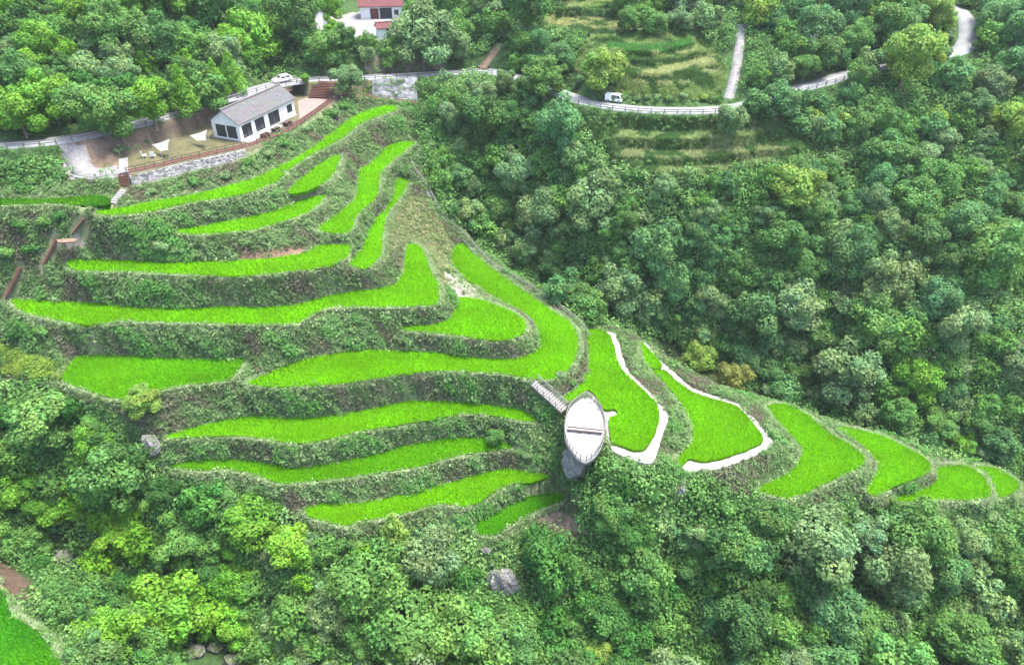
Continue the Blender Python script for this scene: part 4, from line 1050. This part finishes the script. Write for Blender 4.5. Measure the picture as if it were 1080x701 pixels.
rl = offset_line(ROADW, -2.15)
up = np.array([0, 0, .06])
fence('roadside_fence', 'long grey post and rail fence along the road above the white hall', 'fence', cut(rl, -30, 522) + up, 2.6, 1.0, (.45, .9), M_grey, M_pale_post, .16, (.1, .16))
fence('roadside_fence', 'grey post and rail fence along the road below the garden terraces', 'fence', cut(rl, 583, 768) + up, 2.6, 1.0, (.45, .9), M_grey, M_pale_post, .16, (.1, .16))
fence('roadside_fence', 'short stretch of grey fence on the road right of the dense round tree', 'fence', cut(rl, 840, 892) + up, 2.6, 1.0, (.45, .9), M_grey, M_pale_post, .16, (.1, .16))
xs_ = np.linspace(392, 440, 24)
def by_px(line): q = line[np.argsort(proj(line)[0])]; px_ = proj(q)[0]; return np.stack([np.interp(xs_, px_, q[:, k]) for k in range(3)], 1)
T_ = by_px(offset_line(ROADW, -2.65)) + [0, 0, .04]; B_ = by_px(offset_line(WALKW, 1.05)) - [0, 0, .1]
out = np.cross(np.gradient(T_, axis=0), B_ - T_); out /= np.linalg.norm(out, axis=1, keepdims=True); out *= -np.sign(out[:, 1:2])
mb = MB(); n_ = len(xs_); rows = [T_ - out * .5, B_ - out * .5, B_ + out * .35, T_ + out * .35]
V = np.stack(rows, 1).reshape(-1, 3); F = []
for i in range(n_ - 1):
    for k in range(4): F.append((i * 4 + k, i * 4 + (k + 1) % 4, (i + 1) * 4 + (k + 1) % 4, (i + 1) * 4 + k))
mb.add(V, F + [(0, 1, 2, 3), tuple((n_ - 1) * 4 + k for k in (3, 2, 1, 0))])
tag(mb.build('retaining_wall', M_gstone), 'grey stone retaining wall under the road above the brown boardwalk', 'wall')
def wall(name, label, pts, zt, h, th, mat, batter=.25):
    p = resample(P(np.array(pts, float)[:, 0], np.array(pts, float)[:, 1], zt), 1.2); mb = MB(); rr = np.random.default_rng(3)
    tt = np.gradient(p[:, :2], axis=0); tt /= np.linalg.norm(tt, axis=1, keepdims=True)
    nr = np.stack([tt[:, 1], -tt[:, 0]], 1); jit = rr.uniform(-.08, .08, len(p))
    n = len(p); V = []
    for i in range(n):
        for off, zz in ((0, zt - h), (0, zt + jit[i]), (th, zt + jit[i]), (th + batter * h, zt - h)):
            V.append((p[i, 0] + nr[i, 0] * off, p[i, 1] + nr[i, 1] * off, zz))
    F = []
    for i in range(n - 1):
        for k in range(4): F.append((i * 4 + k, i * 4 + (k + 1) % 4, (i + 1) * 4 + (k + 1) % 4, (i + 1) * 4 + k))
    F += [(0, 1, 2, 3), tuple((n - 1) * 4 + k for k in (3, 2, 1, 0))]
    mb.add(V, F); return tag(mb.build(name, mat), label, 'wall')
wall('stone_wall', 'pale dry stone wall below the sail shaded lawn', [(136,184.8),(160,179.5),(190,172.2),(215,167),(245,160.5),(258,157)], 56.25, 2.4, .4, M_stone)
wall('stone_wall', 'low pale stone wall below the gravel junction', [(74,183),(84,186.5),(100,187.5),(127,185)], 56.0, 2.2, .5, M_stone)
# boardwalk along the front of the hall terrace
fl = FRONTW
ribbon('boardwalk', offset_line(fl, .75), 1.3, M_brown, .10, .25, 'red brown boardwalk along the front of the white hall', 'boardwalk', 'thing')
fence('terrace_railing', 'brown railing on the edge of the boardwalk before the white hall', 'railing', fl + np.array([0, 0, .1]), 1.6, 1.0, (.5, .95), M_grey, M_brown, .1, (.06, .08))
wl2 = WALKW[:-4]
ribbon('boardwalk', wl2, 1.6, M_brown, .10, .25, 'red brown boardwalk below the grey retaining wall', 'boardwalk', 'thing')
fence('terrace_railing', 'brown railing along the boardwalk below the grey retaining wall', 'railing', offset_line(wl2, -.8) + np.array([0, 0, .1]), 1.6, 1.0, (.5, .95), M_grey, M_brown, .1, (.06, .08))
A_ = P(337, 104, 56.4); B_ = np.array([A_[0] + .6, A_[1] + 4.6, 58.8]); stairs('plank_stairs', 'wide brown plank stairs rising from the patio to the road', A_, B_, 5.0, M_brown, M_darkbrown, lift=.2)
gl = lambda x, y: shoot([x], [y])[0]
def ground_stairs(name, label, pa, pb, w_, mt, ms, lift=.35, rail=None): return stairs(name, label, gl(*pa), gl(*pb), w_, mt, ms, lift=lift, rail=rail)
ground_stairs('stone_stairs', 'pale stone stairs beside the gravel junction', (130.5,169), (131,184), 1.3, M_gravel, M_gravel, .3)
ground_stairs('plank_stairs', 'brown plank stairs under the pale stone stairs', (131,186), (132,199), 1.5, M_brown, M_darkbrown, .3)
ground_stairs('stone_stairs', 'narrow pale steps curving down to the dark paddy sliver', (131,201), (118,216), 1.0, M_gravel, M_gravel, .2)
ground_stairs('plank_stairs', 'red brown stair flight above the pale landing', (91,235), (79,252), 1.3, M_brown, M_darkbrown, .5)
ground_stairs('plank_stairs', 'red brown stair flight below the pale landing', (61.5,257.5), (46.5,282), 1.3, M_brown, M_darkbrown, .5)
ground_stairs('plank_stairs', 'lowest red brown stair flight at the left edge', (24,287), (7.5,317), 1.3, M_brown, M_darkbrown, .5)
ds = stairs('deck_stairs', 'grey railed stairs from the largest paddy down to the white deck', P(563.5, 403.5, 33.3), P(595.5, 432.5, 30.4), 1.7, M_pale_post, M_grey, rail=M_pale_post)
fence('ridge_fence', 'grey post and rail fence along the stone path on the ridge', 'fence', offset_line(RIDGEW, .62), 1.9, 1.0, (.45, .9), M_grey, M_pale_post, .12)

# ------------------------------------------------------------------ the white viewing deck
dpx = [(619.2,415.5),(627,421),(633.5,430),(637.5,441.4),(638,457),(634,470),(627,480),(617,485.5),(608,480.5),(600,470),(595.6,460),(595.4,448.5),(598.5,434),(603,426.5),(610.5,420)]
dp = smooth(np.array(dpx), True, 3); DZ = 30.55
dw = P(dp[:, 0], dp[:, 1], DZ + .35); dw[:, 2] = DZ; o = dw.mean(0); o[2] = DZ
deck = thing('viewing_deck', 'white teardrop shaped viewing deck with grey railing on a rock', 'viewing deck', tuple(o))
loc = dw - o
MB().prism([tuple(q[:2]) for q in loc], -.3, 0).build('floor', M_deck, deck)
MB().prism([tuple(q[:2] * .985) for q in loc], -.75, -.302).build('edge_beam', M_grey, deck)
ring = np.concatenate([loc, loc[:1]]); rs_ = resample(ring * np.array([.985, .985, 1]), .95)[:-1]
pm = MB().box((0, 0, .5), (.1, .1, 1.05)).build('post', M_pale_post, deck, tuple(rs_[0]))
for q in rs_[1:]: c = pm.copy(); COL.objects.link(c); c.parent = deck; c.location = tuple(q)
rc = np.concatenate([rs_, rs_[:1]])
for zz, ww in ((1.02, .12), (.12, .07)):
    mb = MB()
    for a, b in zip(rc[:-1], rc[1:]): mb.bar(a + [0, 0, zz], b + [0, 0, zz], ww, .07)
    mb.build('handrail', M_grey, deck)
mb = MB(); fine = resample(ring * np.array([.985, .985, 1]), .19)
for q in fine: mb.box((q[0], q[1], .56), (.035, .035, .85))
tag(mb.build('balusters', M_pale_post, deck), kind='stuff')
for q in ((.0, -2.2), (-1.2, 1.5), (1.3, 1.2)):
    MB().tube([(q[0], q[1], -.76), (q[0], q[1], -3.5)], [.22, .22], 10).build('support', M_grey, deck)
ba, bb = P(596.3, 453.3, DZ), P(636.8, 457.3, DZ); dd = (bb - ba)[:2]; L_ = np.linalg.norm(dd); mid = (ba + bb) / 2
bn = thing('bench', 'long dark brown bench reaching across the white deck', 'bench', (mid[0], mid[1], DZ), math.atan2(dd[1], dd[0]))
for s in (-.34, .34): MB().box((0, s, .43), (L_ - .5, .22, .08)).build('seat_beam', M_darkbrown, bn)
MB().box((0, 0, .40), (L_ - .6, .40, .05)).build('seat_board', M_pale_post, bn)
for q in np.linspace(-L_ / 2 + .5, L_ / 2 - .5, 4): MB().box((q, 0, .185), (.12, .7, .37)).build('leg', M_darkbrown, bn)

# ------------------------------------------------------------------ rocks
def rock(name, label, c, size, seed, mat=M_rock, rz=0):
    bm = bmesh.new(); bmesh.ops.create_icosphere(bm, subdivisions=5, radius=1); rr = np.random.default_rng(seed)
    pl = [(unit(1, rr)[0], rr.uniform(.62, .9)) for _ in range(16)]
    for v in bm.verts:
        p = np.array(v.co)
        for n, d in pl:
            k = p @ n
            if k > d: p = p - n * (k - d) * .85
        p *= 1 + .5 * (fbm(np.array([p[0] * 3.2 + p[2] * 2.3]), np.array([p[1] * 3.2 - p[2] * 2.3]), seed, 5)[0] - .5)
        v.co = Vector(p * np.array(size))
    me = bpy.data.meshes.new(name); bm.to_mesh(me); bm.free(); me.materials.append(mat)
    o = link(name, me, None, tuple(c)); o.rotation_euler = (0, 0, rz); return tag(o, label, 'rock')
rock('boulder', 'pale grey boulder at the left tip of a long paddy', gl(163, 476) + [0, 0, .9], (1.5, 1.3, 2.3), 1)
rock('cliff_rock', 'grey rock outcrop carrying the white deck', o + np.array([-.5, -2.0, -5.0]), (3.0, 3.2, 4.1), 2)
rock('cliff_rock', 'grey cliff face jutting from the woods below the lowest paddy', gl(531, 626) + [0, .3, 1.1], (2.5, 1.7, 4.6), 3)
rock('boulder', 'pale boulder on the slope below the white winding path', gl(714, 522) + [0, 0, .8], (1.6, 1.4, 2.4), 4)
rock('boulder', 'brown boulder beside the lowest paddy strip', gl(512, 580) + [0, .3, -.3], (1.3, 1.0, 1.1), 5)
rock('boulder', 'dark grey boulder in the left stream pool', gl(68, 590) + [0, 0, .6], (2.0, 1.3, 1.2), 6)
for i, (a, b, s) in enumerate(((205, 690, 1.2), (228, 684, .9), (246, 697, 1.0))):
    rock('boulder', ['flat grey boulder left in the bottom stream', 'small grey boulder midway in the bottom stream', 'grey boulder on the right side of the bottom stream'][i], gl(a, b) + [0, 0, .5], (s * 1.3, s, s * .8), 7 + i)

# ------------------------------------------------------------------ the white hall
HA = P(255, 149.2, 56.34); HB = P(312, 121, 56.34); dd = HB - HA; hrz = math.atan2(dd[1], dd[0]); HL = float(np.linalg.norm(dd[:2])); HW, HE, HR = 6.6, 3.4, 5.5
hall = thing('white_hall', 'white gabled hall with grey tiled roof and large dark windows', 'building', tuple(HA), hrz)
def wall_panel(mb, x0, x1, z0, z1, y0=0, th=.3): mb.box(((x0 + x1) / 2, y0 + th / 2, (z0 + z1) / 2), (x1 - x0, th, z1 - z0))
f = lambda t: t * HL
ops = [(.045, .205, .25, 2.75), (.265, .43, .25, 2.75), (.505, .705, .12, 2.75), (.855, .955, .95, 2.6)]
mb = MB(); xs = 0
for a, b, z0, z1 in ops:
    wall_panel(mb, xs, f(a), .1, HE); wall_panel(mb, f(a), f(b), z1, HE)
    if z0 > .15: wall_panel(mb, f(a), f(b), .1, z0)
    xs = f(b)
wall_panel(mb, xs, HL, .1, HE)
mb.box((HL / 2, HW - .15, HE / 2 + .05), (HL, .3, HE - .1))                       # rear wall
g0 = [(.75, 3.1), (3.35, 5.75)]; ys = .3                                          # gable openings
for a, b in g0:
    mb.box((.15, (ys + a) / 2, HE / 2 + .05), (.3, a - ys, HE - .1)); mb.box((.15, (a + b) / 2, (HE + 2.75) / 2), (.3, b - a, HE - 2.75)); mb.box((.15, (a + b) / 2, .2), (.3, b - a, .2)); ys = b
mb.box((.15, (ys + HW - .3) / 2, HE / 2 + .05), (.3, HW - .3 - ys, HE - .1))
mb.box((HL - .15, HW / 2, HE / 2 + .05), (.3, HW - .6, HE - .1))
for x in (0, HL - .3):
    mb.add([(x, 0, HE), (x + .3, 0, HE), (x, HW, HE), (x + .3, HW, HE), (x, HW / 2, HR), (x + .3, HW / 2, HR)], [(0, 2, 4), (1, 5, 3), (0, 4, 5, 1), (2, 3, 5, 4), (0, 1, 3, 2)])
mb.build('wall', M_white, hall)
MB().box((HL / 2, HW / 2, -.05), (HL + .5, HW + .5, .3)).build('plinth', M_conc, hall)
rf = MB(); ov = .45; sl_ = (HR - HE) / (HW / 2)
for s in (0, 1):
    y0, y1 = (-ov, HW / 2) if s == 0 else (HW + ov, HW / 2); z0 = HE - ov * sl_ + .12; z1 = HR + .12
    rf.add([(-ov, y0, z0), (HL + ov, y0, z0), (HL + ov, y1, z1), (-ov, y1, z1), (-ov, y0, z0 + .16), (HL + ov, y0, z0 + .16), (HL + ov, y1, z1 + .16), (-ov, y1, z1 + .16)], [(0, 1, 2, 3), (7, 6, 5, 4), (0, 4, 5, 1), (1, 5, 6, 2), (2, 6, 7, 3), (3, 7, 4, 0)])
roof = rf.build('roof', M_roof, hall)
MB().box((HL / 2, HW / 2, HR + .36), (HL + .9, .4, .16)).build('ridge_cap', M_grey, roof)
for k, (a, b, z0, z1) in enumerate(ops):
    x0, x1 = f(a), f(b); fr = MB()
    for xx in np.linspace(x0 + .05, x1 - .05, 3 if k < 3 else 2): fr.box((xx, .10, (z0 + z1) / 2), (.09, .10, z1 - z0))
    for zz in (z0 + .05, z1 - .05): fr.box(((x0 + x1) / 2, .10, zz), (x1 - x0 - .2, .098, .09))
    w_ = fr.build('window' if k != 2 else 'glass_door', M_dark if k != 2 else M_grey, hall)
    MB().box(((x0 + x1) / 2, .14, (z0 + z1) / 2), (x1 - x0 - .02, .03, z1 - z0 - .02)).build('pane', M_glass, w_)
for a, b in g0:
    fr = MB()
    for yy in (a + .05, b - .05): fr.box((.1, yy, 1.525), (.1, .1, 2.45))
    for zz in (.35, 2.70): fr.box((.1, (a + b) / 2, zz), (.098, b - a - .2, .1))
    w_ = fr.build('window', M_dark, hall)
    MB().box((.14, (a + b) / 2, 1.525), (.03, b - a - .02, 2.43)).build('pane', M_glass, w_)
MB().box((f(.30), -1.2, .0), (HL * .62, 1.6, .12)).build('front_step', M_conc, hall)
# tables set along the front of the hall
for i, t in enumerate((.22, .42, .64)):
    p = HA + np.array([math.cos(hrz), math.sin(hrz), 0]) * HL * t + np.array([math.sin(hrz), -math.cos(hrz), 0]) * 2.6
    tb = thing('picnic_table', ['dark picnic table nearest the gable end of the hall', 'dark picnic table before the middle window of the hall', 'dark picnic table before the glass door of the hall'][i], 'table', (p[0], p[1], 56.34), hrz, 'picnic tables before the hall')
    MB().box((0, 0, .74), (1.6, .75, .05)).build('table_top', M_darkbrown, tb)
    for s in (-1, 1):
        MB().box((0, s * .68, .44), (1.6, .28, .05)).build('bench_seat', M_darkbrown, tb); MB().box((s * .6, 0, .36), (.1, 1.3, .71)).build('leg', M_darkbrown, tb)

# ------------------------------------------------------------------ sails, chairs
def sail(label, pts, zs):
    w_ = [P(a, b, z) for (a, b), z in zip(pts, zs)]; c = np.mean(w_, 0); w_ = [c + (q - c) * .84 for q in w_]; c[2] = 56.35; t = thing('shade_sail', label, 'shade sail', tuple(c)); mb = MB(); n = 8; w_ = [q - c for q in w_]
    g = []
    for i in range(n + 1):
        for j in range(n + 1):
            u, v = i / n, j / n; q = (1 - u) * (1 - v) * w_[0] + u * (1 - v) * w_[1] + u * v * w_[2] + (1 - u) * v * w_[3]
            q = q + np.array([0, 0, -.35 * math.sin(math.pi * u) * math.sin(math.pi * v)]); pull = .10 * (math.sin(math.pi * u) * (abs(v - .5) * 2)**4 + math.sin(math.pi * v) * (abs(u - .5) * 2)**4)
            cen = np.mean(w_, 0); q = q + (cen - q) * pull; g.append(q)
    top = [tuple(q + [0, 0, .015]) for q in g]; bot = [tuple(q) for q in g]; N = len(g); fs = []
    for i in range(n):
        for j in range(n):
            a = i * (n + 1) + j; fs += [(a, a + n + 1, a + n + 2, a + 1), (N + a, N + a + 1, N + a + n + 2, N + a + n + 1)]
    mb.add(top + bot, fs).build('membrane', M_sail, t, shade=True)
    for q in w_: MB().tube([(q[0], q[1], -.1), (q[0], q[1], max(q[2], .3) + .1)], [.06, .05], 8).build('mast', M_metal, t)
sail('left white shade sail on masts over the lawn', [(158.5,152.5),(180,145.5),(178.5,159),(169,161)], [57.6, 59.4, 58.2, 57.2])
sail('right white shade sail nearest the white hall', [(198,142.8),(219.5,136),(218.5,149),(207,149.5)], [57.6, 59.4, 58.2, 57.2])
for i, (a, b) in enumerate(((152.5, 166), (162, 166))):
    p = P(a, b, 56.33); t = thing('garden_chair', ['left white garden chair under the left sail', 'right white garden chair under the left sail'][i], 'chair', tuple(p), 2.2 + i)
    MB().box((0, 0, .42), (.8, .75, .08)).build('seat', M_white, t); MB().box((0, .36, .8), (.8, .08, .7)).build('backrest', M_white, t)
    for s in (-.35, .35):
        for q in (-.32, .32): MB().box((s, q, .19), (.06, .06, .38)).build('leg', M_white, t)

# ------------------------------------------------------------------ car and van
def vehicle(name, label, cat, p, rz, L, W, prof, glass, mat):
    """prof: side outline (x, z); glass: list of side window outlines"""
    t = thing(name, label, cat, tuple(p), rz); bm = bmesh.new()
    n = len(prof); top = max(z for x, z in prof)
    def half(z): return W / 2 * (1 if z < .95 else 1 - .16 * (z - .95) / max(top - .95, .1))
    vs = [[bm.verts.new((x, s * half(z), z)) for x, z in prof] for s in (-1, 1)]
    bm.faces.new(vs[0]); bm.faces.new(vs[1][::-1])
    for i in range(n): bm.faces.new([vs[0][i], vs[1][i], vs[1][(i + 1) % n], vs[0][(i + 1) % n]])
    bmesh.ops.recalc_face_normals(bm, faces=bm.faces); bmesh.ops.bevel(bm, geom=list(bm.edges), offset=.06, segments=2, affect='EDGES')
    me = bpy.data.meshes.new('body'); bm.to_mesh(me); bm.free(); me.materials.append(mat); link('body', me, t)
    for g in glass:
        for s in (-1, 1):
            v = [(x, s * (half(z) + .012), z) for x, z in g]; w_ = [(x, s * (half(z) - .02), z) for x, z in g]; k = len(g)
            MB().add(v + w_, [tuple(range(k)), tuple(range(2 * k - 1, k - 1, -1))] + [(i, (i + 1) % k, k + (i + 1) % k, k + i) for i in range(k)]).build('side_window', M_glass, t)
    return t
def wheels(t, xs, W, rad):
    for x in xs:
        for s in (-1, 1):
            y = s * (W / 2 - .1); w_ = MB().tube([(x, y - .11, rad), (x, y + .11, rad)], [rad, rad], 18).build('wheel', M_tyre, t)
            MB().tube([(x, y + s * .112 - .01, rad), (x, y + s * .112 + .01, rad)], [rad * .6, rad * .6], 14).build('rim', M_metal, w_)
def screens(t, quads):
    for nme, q in quads: MB().add(q + [tuple(np.array(v) - np.array([0, 0, .03])) for v in q], [(0, 1, 2, 3), (7, 6, 5, 4), (0, 4, 5, 1), (1, 5, 6, 2), (2, 6, 7, 3), (3, 7, 4, 0)]).build(nme, M_glass, t)
i_ = np.argmin(np.abs(proj(ROADW)[0] - 299)); tq = ROADW[i_ + 1] - ROADW[i_ - 1]; cz_ = ROADW[i_] + np.array([-tq[1], tq[0], 0]) / np.linalg.norm(tq) * .5 + [0, 0, .06]
prof = [(-2.2,.3),(2.2,.3),(2.25,.6),(2.15,.85),(1.1,1.0),(.45,1.52),(-1.35,1.56),(-2.1,1.05),(-2.25,.8)]
car = vehicle('parked_car', 'white hatchback car on the road above the white hall', 'car', cz_, math.atan2(tq[1], tq[0]) + math.pi, 4.4, 1.8, prof, [[(.95,1.02),(.42,1.42),(-.35,1.44),(-.35,1.02)],[(-.45,1.02),(-.45,1.44),(-1.25,1.46),(-1.75,1.06)]], M_car)
wheels(car, (-1.35, 1.35), 1.8, .33)
screens(car, [('windscreen', [(1.04,-.72,1.07),(1.04,.72,1.07),(.52,.62,1.49),(.52,-.62,1.49)]), ('rear_window', [(-2.03,-.66,1.13),(-1.45,-.6,1.55),(-1.45,.6,1.55),(-2.03,.66,1.13)])])
for s in (-.65, .65):
    MB().box((2.2, s, .72), (.12, .35, .14)).build('headlight', M_metal, car); MB().box((-2.2, s, .86), (.1, .28, .18)).build('tail_light', M_redroof, car)
i_ = np.argmin(np.abs(proj(ROADW)[0] - 642)); tq = ROADW[i_ + 1] - ROADW[i_ - 1]; cz_ = ROADW[i_] + np.array([-tq[1], tq[0], 0]) / np.linalg.norm(tq) * 3.3 + [0, 0, .06]
prof = [(-2.2,.35),(2.2,.35),(2.25,.8),(2.1,1.05),(1.55,1.95),(1.3,2.05),(-2.15,2.05),(-2.25,1.8)]
VS = .84; prof = [(a * VS, b * VS) for a, b in prof]
van = vehicle('parked_van', 'white van parked beside the road under the round light tree', 'van', cz_, math.atan2(tq[1], tq[0]), 4.5, 1.6, prof, [[(a * VS, b * VS) for a, b in g] for g in [[(1.85,1.15),(1.42,1.8),(.75,1.82),(.75,1.15)],[(.65,1.15),(.65,1.82),(-.5,1.82),(-.5,1.15)]]], M_car)
wheels(van, (-1.18, 1.22), 1.6, .3)
screens(van, [('windscreen', [(1.76,-.62,.97),(1.76,.62,.97),(1.39,.56,1.58),(1.39,-.56,1.58)])])

# ------------------------------------------------------------------ farmhouse group at the top
def gabled(name, label, c, rz, L, W, E_, Rg, mroof, mwall, openings=(), ov=.5):
    t = thing(name, label, 'building', tuple(c), rz); mb = MB()
    mb.box((0, 0, E_ / 2 - .2), (L, W, E_ + .4))
    for x in (-L / 2, L / 2 - .2):
        mb.add([(x, -W / 2, E_), (x + .2, -W / 2, E_), (x, W / 2, E_), (x + .2, W / 2, E_), (x, 0, Rg), (x + .2, 0, Rg)], [(0, 2, 4), (1, 5, 3), (0, 4, 5, 1), (2, 3, 5, 4)])
    mb.build('wall', mwall, t); rf = MB(); sl = (Rg - E_) / (W / 2)
    for s in (-1, 1):
        z0 = E_ - ov * sl + .1; z1 = Rg + .1
        v = [(-L / 2 - ov, s * (W / 2 + ov), z0), (L / 2 + ov, s * (W / 2 + ov), z0), (L / 2 + ov, 0, z1), (-L / 2 - ov, 0, z1)]
        rf.add(v + [(a, b, q + .15) for a, b, q in v], [(0, 1, 2, 3), (7, 6, 5, 4), (0, 4, 5, 1), (1, 5, 6, 2), (2, 6, 7, 3), (3, 7, 4, 0)])
    r_ = rf.build('roof', mroof, t); MB().box((0, 0, Rg + .28), (L + 2 * ov, .3, .14)).build('ridge_cap', mroof, r_)
    for nme, x, z0, w_, h_, m in openings:
        fr = MB().box((x, -W / 2 - .03, z0 + h_ / 2), (w_ + .2, .1, h_ + .2)).build(nme, M_white if nme == 'window' else m, t)
        MB().box((x, -W / 2 - .09, z0 + h_ / 2), (w_, .04, h_)).build('pane' if nme == 'window' else 'leaf', m, fr)
    return t
c = P(401, 20, 64.05) + [0, 3.6, 0]
gabled('farmhouse', 'red roofed white farmhouse at the top edge', c, .12, 11, 7.0, 3.2, 5.6, M_redroof, M_white, [('door', -1.8, .05, 2.0, 2.4, M_redroof), ('gateway', 1.2, .05, 3.0, 2.5, M_dark), ('window', 4.0, .9, 1.2, 1.2, M_glass)])  # gateway is a dark panel on solid wall, painted as its shaded opening
c = P(405, 40, 64.05) + [0, 1.2, 0]
gabled('shed', 'small white shed with a red tiled roof before the farmhouse', c, .35, 3.6, 2.8, 2.2, 3.1, M_redroof, M_white, [('door', .8, .05, .8, 1.8, M_dark)], .3)
c = P(327, 28, 64.3)
gabled('shed', 'grey roofed outbuilding left of the pale courtyard', c + [0, 2, 0], -.5, 6.5, 4.5, 2.3, 3.6, M_roof, M_white, [('door', 0, .05, 1.2, 1.9, M_dark)], .4)
def pole(label, x, y, h, arm=True, mat=M_pale_post):
    g = gl(x, y); t = thing('utility_pole', label, 'utility pole', tuple(g))
    MB().tube([(0, 0, -.4), (0, 0, h)], [.15, .1], 10).build('shaft', mat, t)
    if arm:
        MB().box((0, 0, h - .5), (1.6, .1, .1)).build('cross_arm', M_grey, t)
        for s in (-.7, 0, .7): MB().tube([(s, 0, h - .45), (s, 0, h - .2)], [.05, .035], 8).build('insulator', M_white, t)
pole('pale utility pole above the upper garden terrace', 688, 16, 8)
pole('pale utility pole near the road right of the dense round tree', 851, 72, 7)
pole('utility pole by the road below the large grey green tree', 449, 72, 8)
# clipped shrubs along the road under the garden
for i, (a, b, rp, tn, lb) in enumerate([(648,104.5,4.5,'mid green','small round roadside bush nearest the white van'),(659,104,5,'mid green','second roadside bush from the white van'),(672,104,5,'greyish green','third roadside bush from the white van'),(683.5,104.5,5,'greyish green','fourth roadside bush from the white van'),(693.5,105,5.5,'greyish green','fifth roadside bush from the white van'),(705,104.5,5.5,'mid green','sixth roadside bush, right of the middle of the row'),(720,104,6.5,'greyish green','largest round bush in the roadside row'),(741.5,103.5,6,'light yellow green','bright yellow green bush in the roadside row'),(752,105,5,'mid green','last roadside bush before the concrete track')]):
    place_at(a, b, rp, 'bush', 'bush', tn, lb, 'bush', group='row of bushes along the road')
# bushes on the terrace banks
r_ = random.Random(4)
for i, (a, b, rp, tn, lb) in enumerate([(35,194,9,'mid green','rounded bush on the bank above the dark paddy sliver'),(15,178,9,'dark green','dark bush on the bank at the left edge below the road'),(22,240,11,'deep green','deep green bush left of the upper red stair flight'),(48,234,10,'mid green','bush directly left of the upper red stair flight'),(66,228,9,'deep green','bush under the right end of the dark paddy sliver'),(10,268,11,'mid green','bush at the left edge beside the middle stair flight'),(36,266,10,'deep green','bush just left of the middle stair flight'),(172,262,11,'greyish green','pale round bush above the middle of a long paddy'),(192,263,9,'greyish green','smaller pale bush beside the pale round one'),(150,262,8,'mid green','mid green bush left of the pale round one'),(160,205,7,'greyish green','pale bush on the bank under the stone wall'),(205,192,8,'mid green','bush on the bank below the sail shaded lawn'),(238,186,9,'greyish green','grey bush on the bank below the hall gable'),(262,172,9,'mid green','bush on the bank below the hall front'),(282,163,9,'greyish green','grey bush on the bank below the picnic tables'),(300,152,8,'mid green','bush on the bank below the patio corner'),(322,138,7,'greyish green','bush on the bank below the patio railing'),(348,122,9,'dark green','dark bush on the bank below the patio'),(362,114,7,'mid green','bush under the boardwalk corner'),(20,352,12,'deep green','bush on the bank above the yellow weed patch'),(45,352,10,'mid green','bush at the left end of the longest paddy bank'),(568,432,8,'greyish green','pale bush beside the deck stairs'),(582,448,8,'dark green','dark bush left of the white deck'),(556,482,8,'greyish green','brownish grey bush at the right end of a paddy'),(590,396,7,'greyish green','bush on the bank above the deck stairs'),(603,405,6,'mid green','small bush between the largest paddy and the deck paddy'),(650,505,10,'mid green','bush under the front edge of the white winding path'),(672,505,9,'deep green','deep green bush under the corner of the white path'),(618,512,9,'deep green','bush at the right foot of the deck rock'),(598,494,6,'greyish green','grey bush at the left foot of the deck rock'),(611,499,7,'mid green','bush in front of the deck rock')]):
    place_at(a, b, rp, 'bush', 'bush', tn, lb, 'bush', zs=.9)

# ------------------------------------------------------------------ thin summer haze
m = bpy.data.materials.new('haze'); m.use_nodes = True; n = m.node_tree.nodes; n.remove(n['Principled BSDF'])
pv = n.new('ShaderNodeVolumePrincipled'); pv.inputs['Color'].default_value = (.86, .93, .97, 1); pv.inputs['Density'].default_value = .00013; pv.inputs['Anisotropy'].default_value = .2
m.node_tree.links.new(pv.outputs['Volume'], n['Material Output'].inputs['Volume'])
zlo = float(TZ.min()) - 1; zhi = max(float(TZ.max()), HC) + 25
hz = MB().box((0, 185, (zlo + zhi) / 2), (670, 510, zhi - zlo)).build('haze', m); tag(hz, 'thin pale summer haze over the valley', 'haze', kind='stuff')
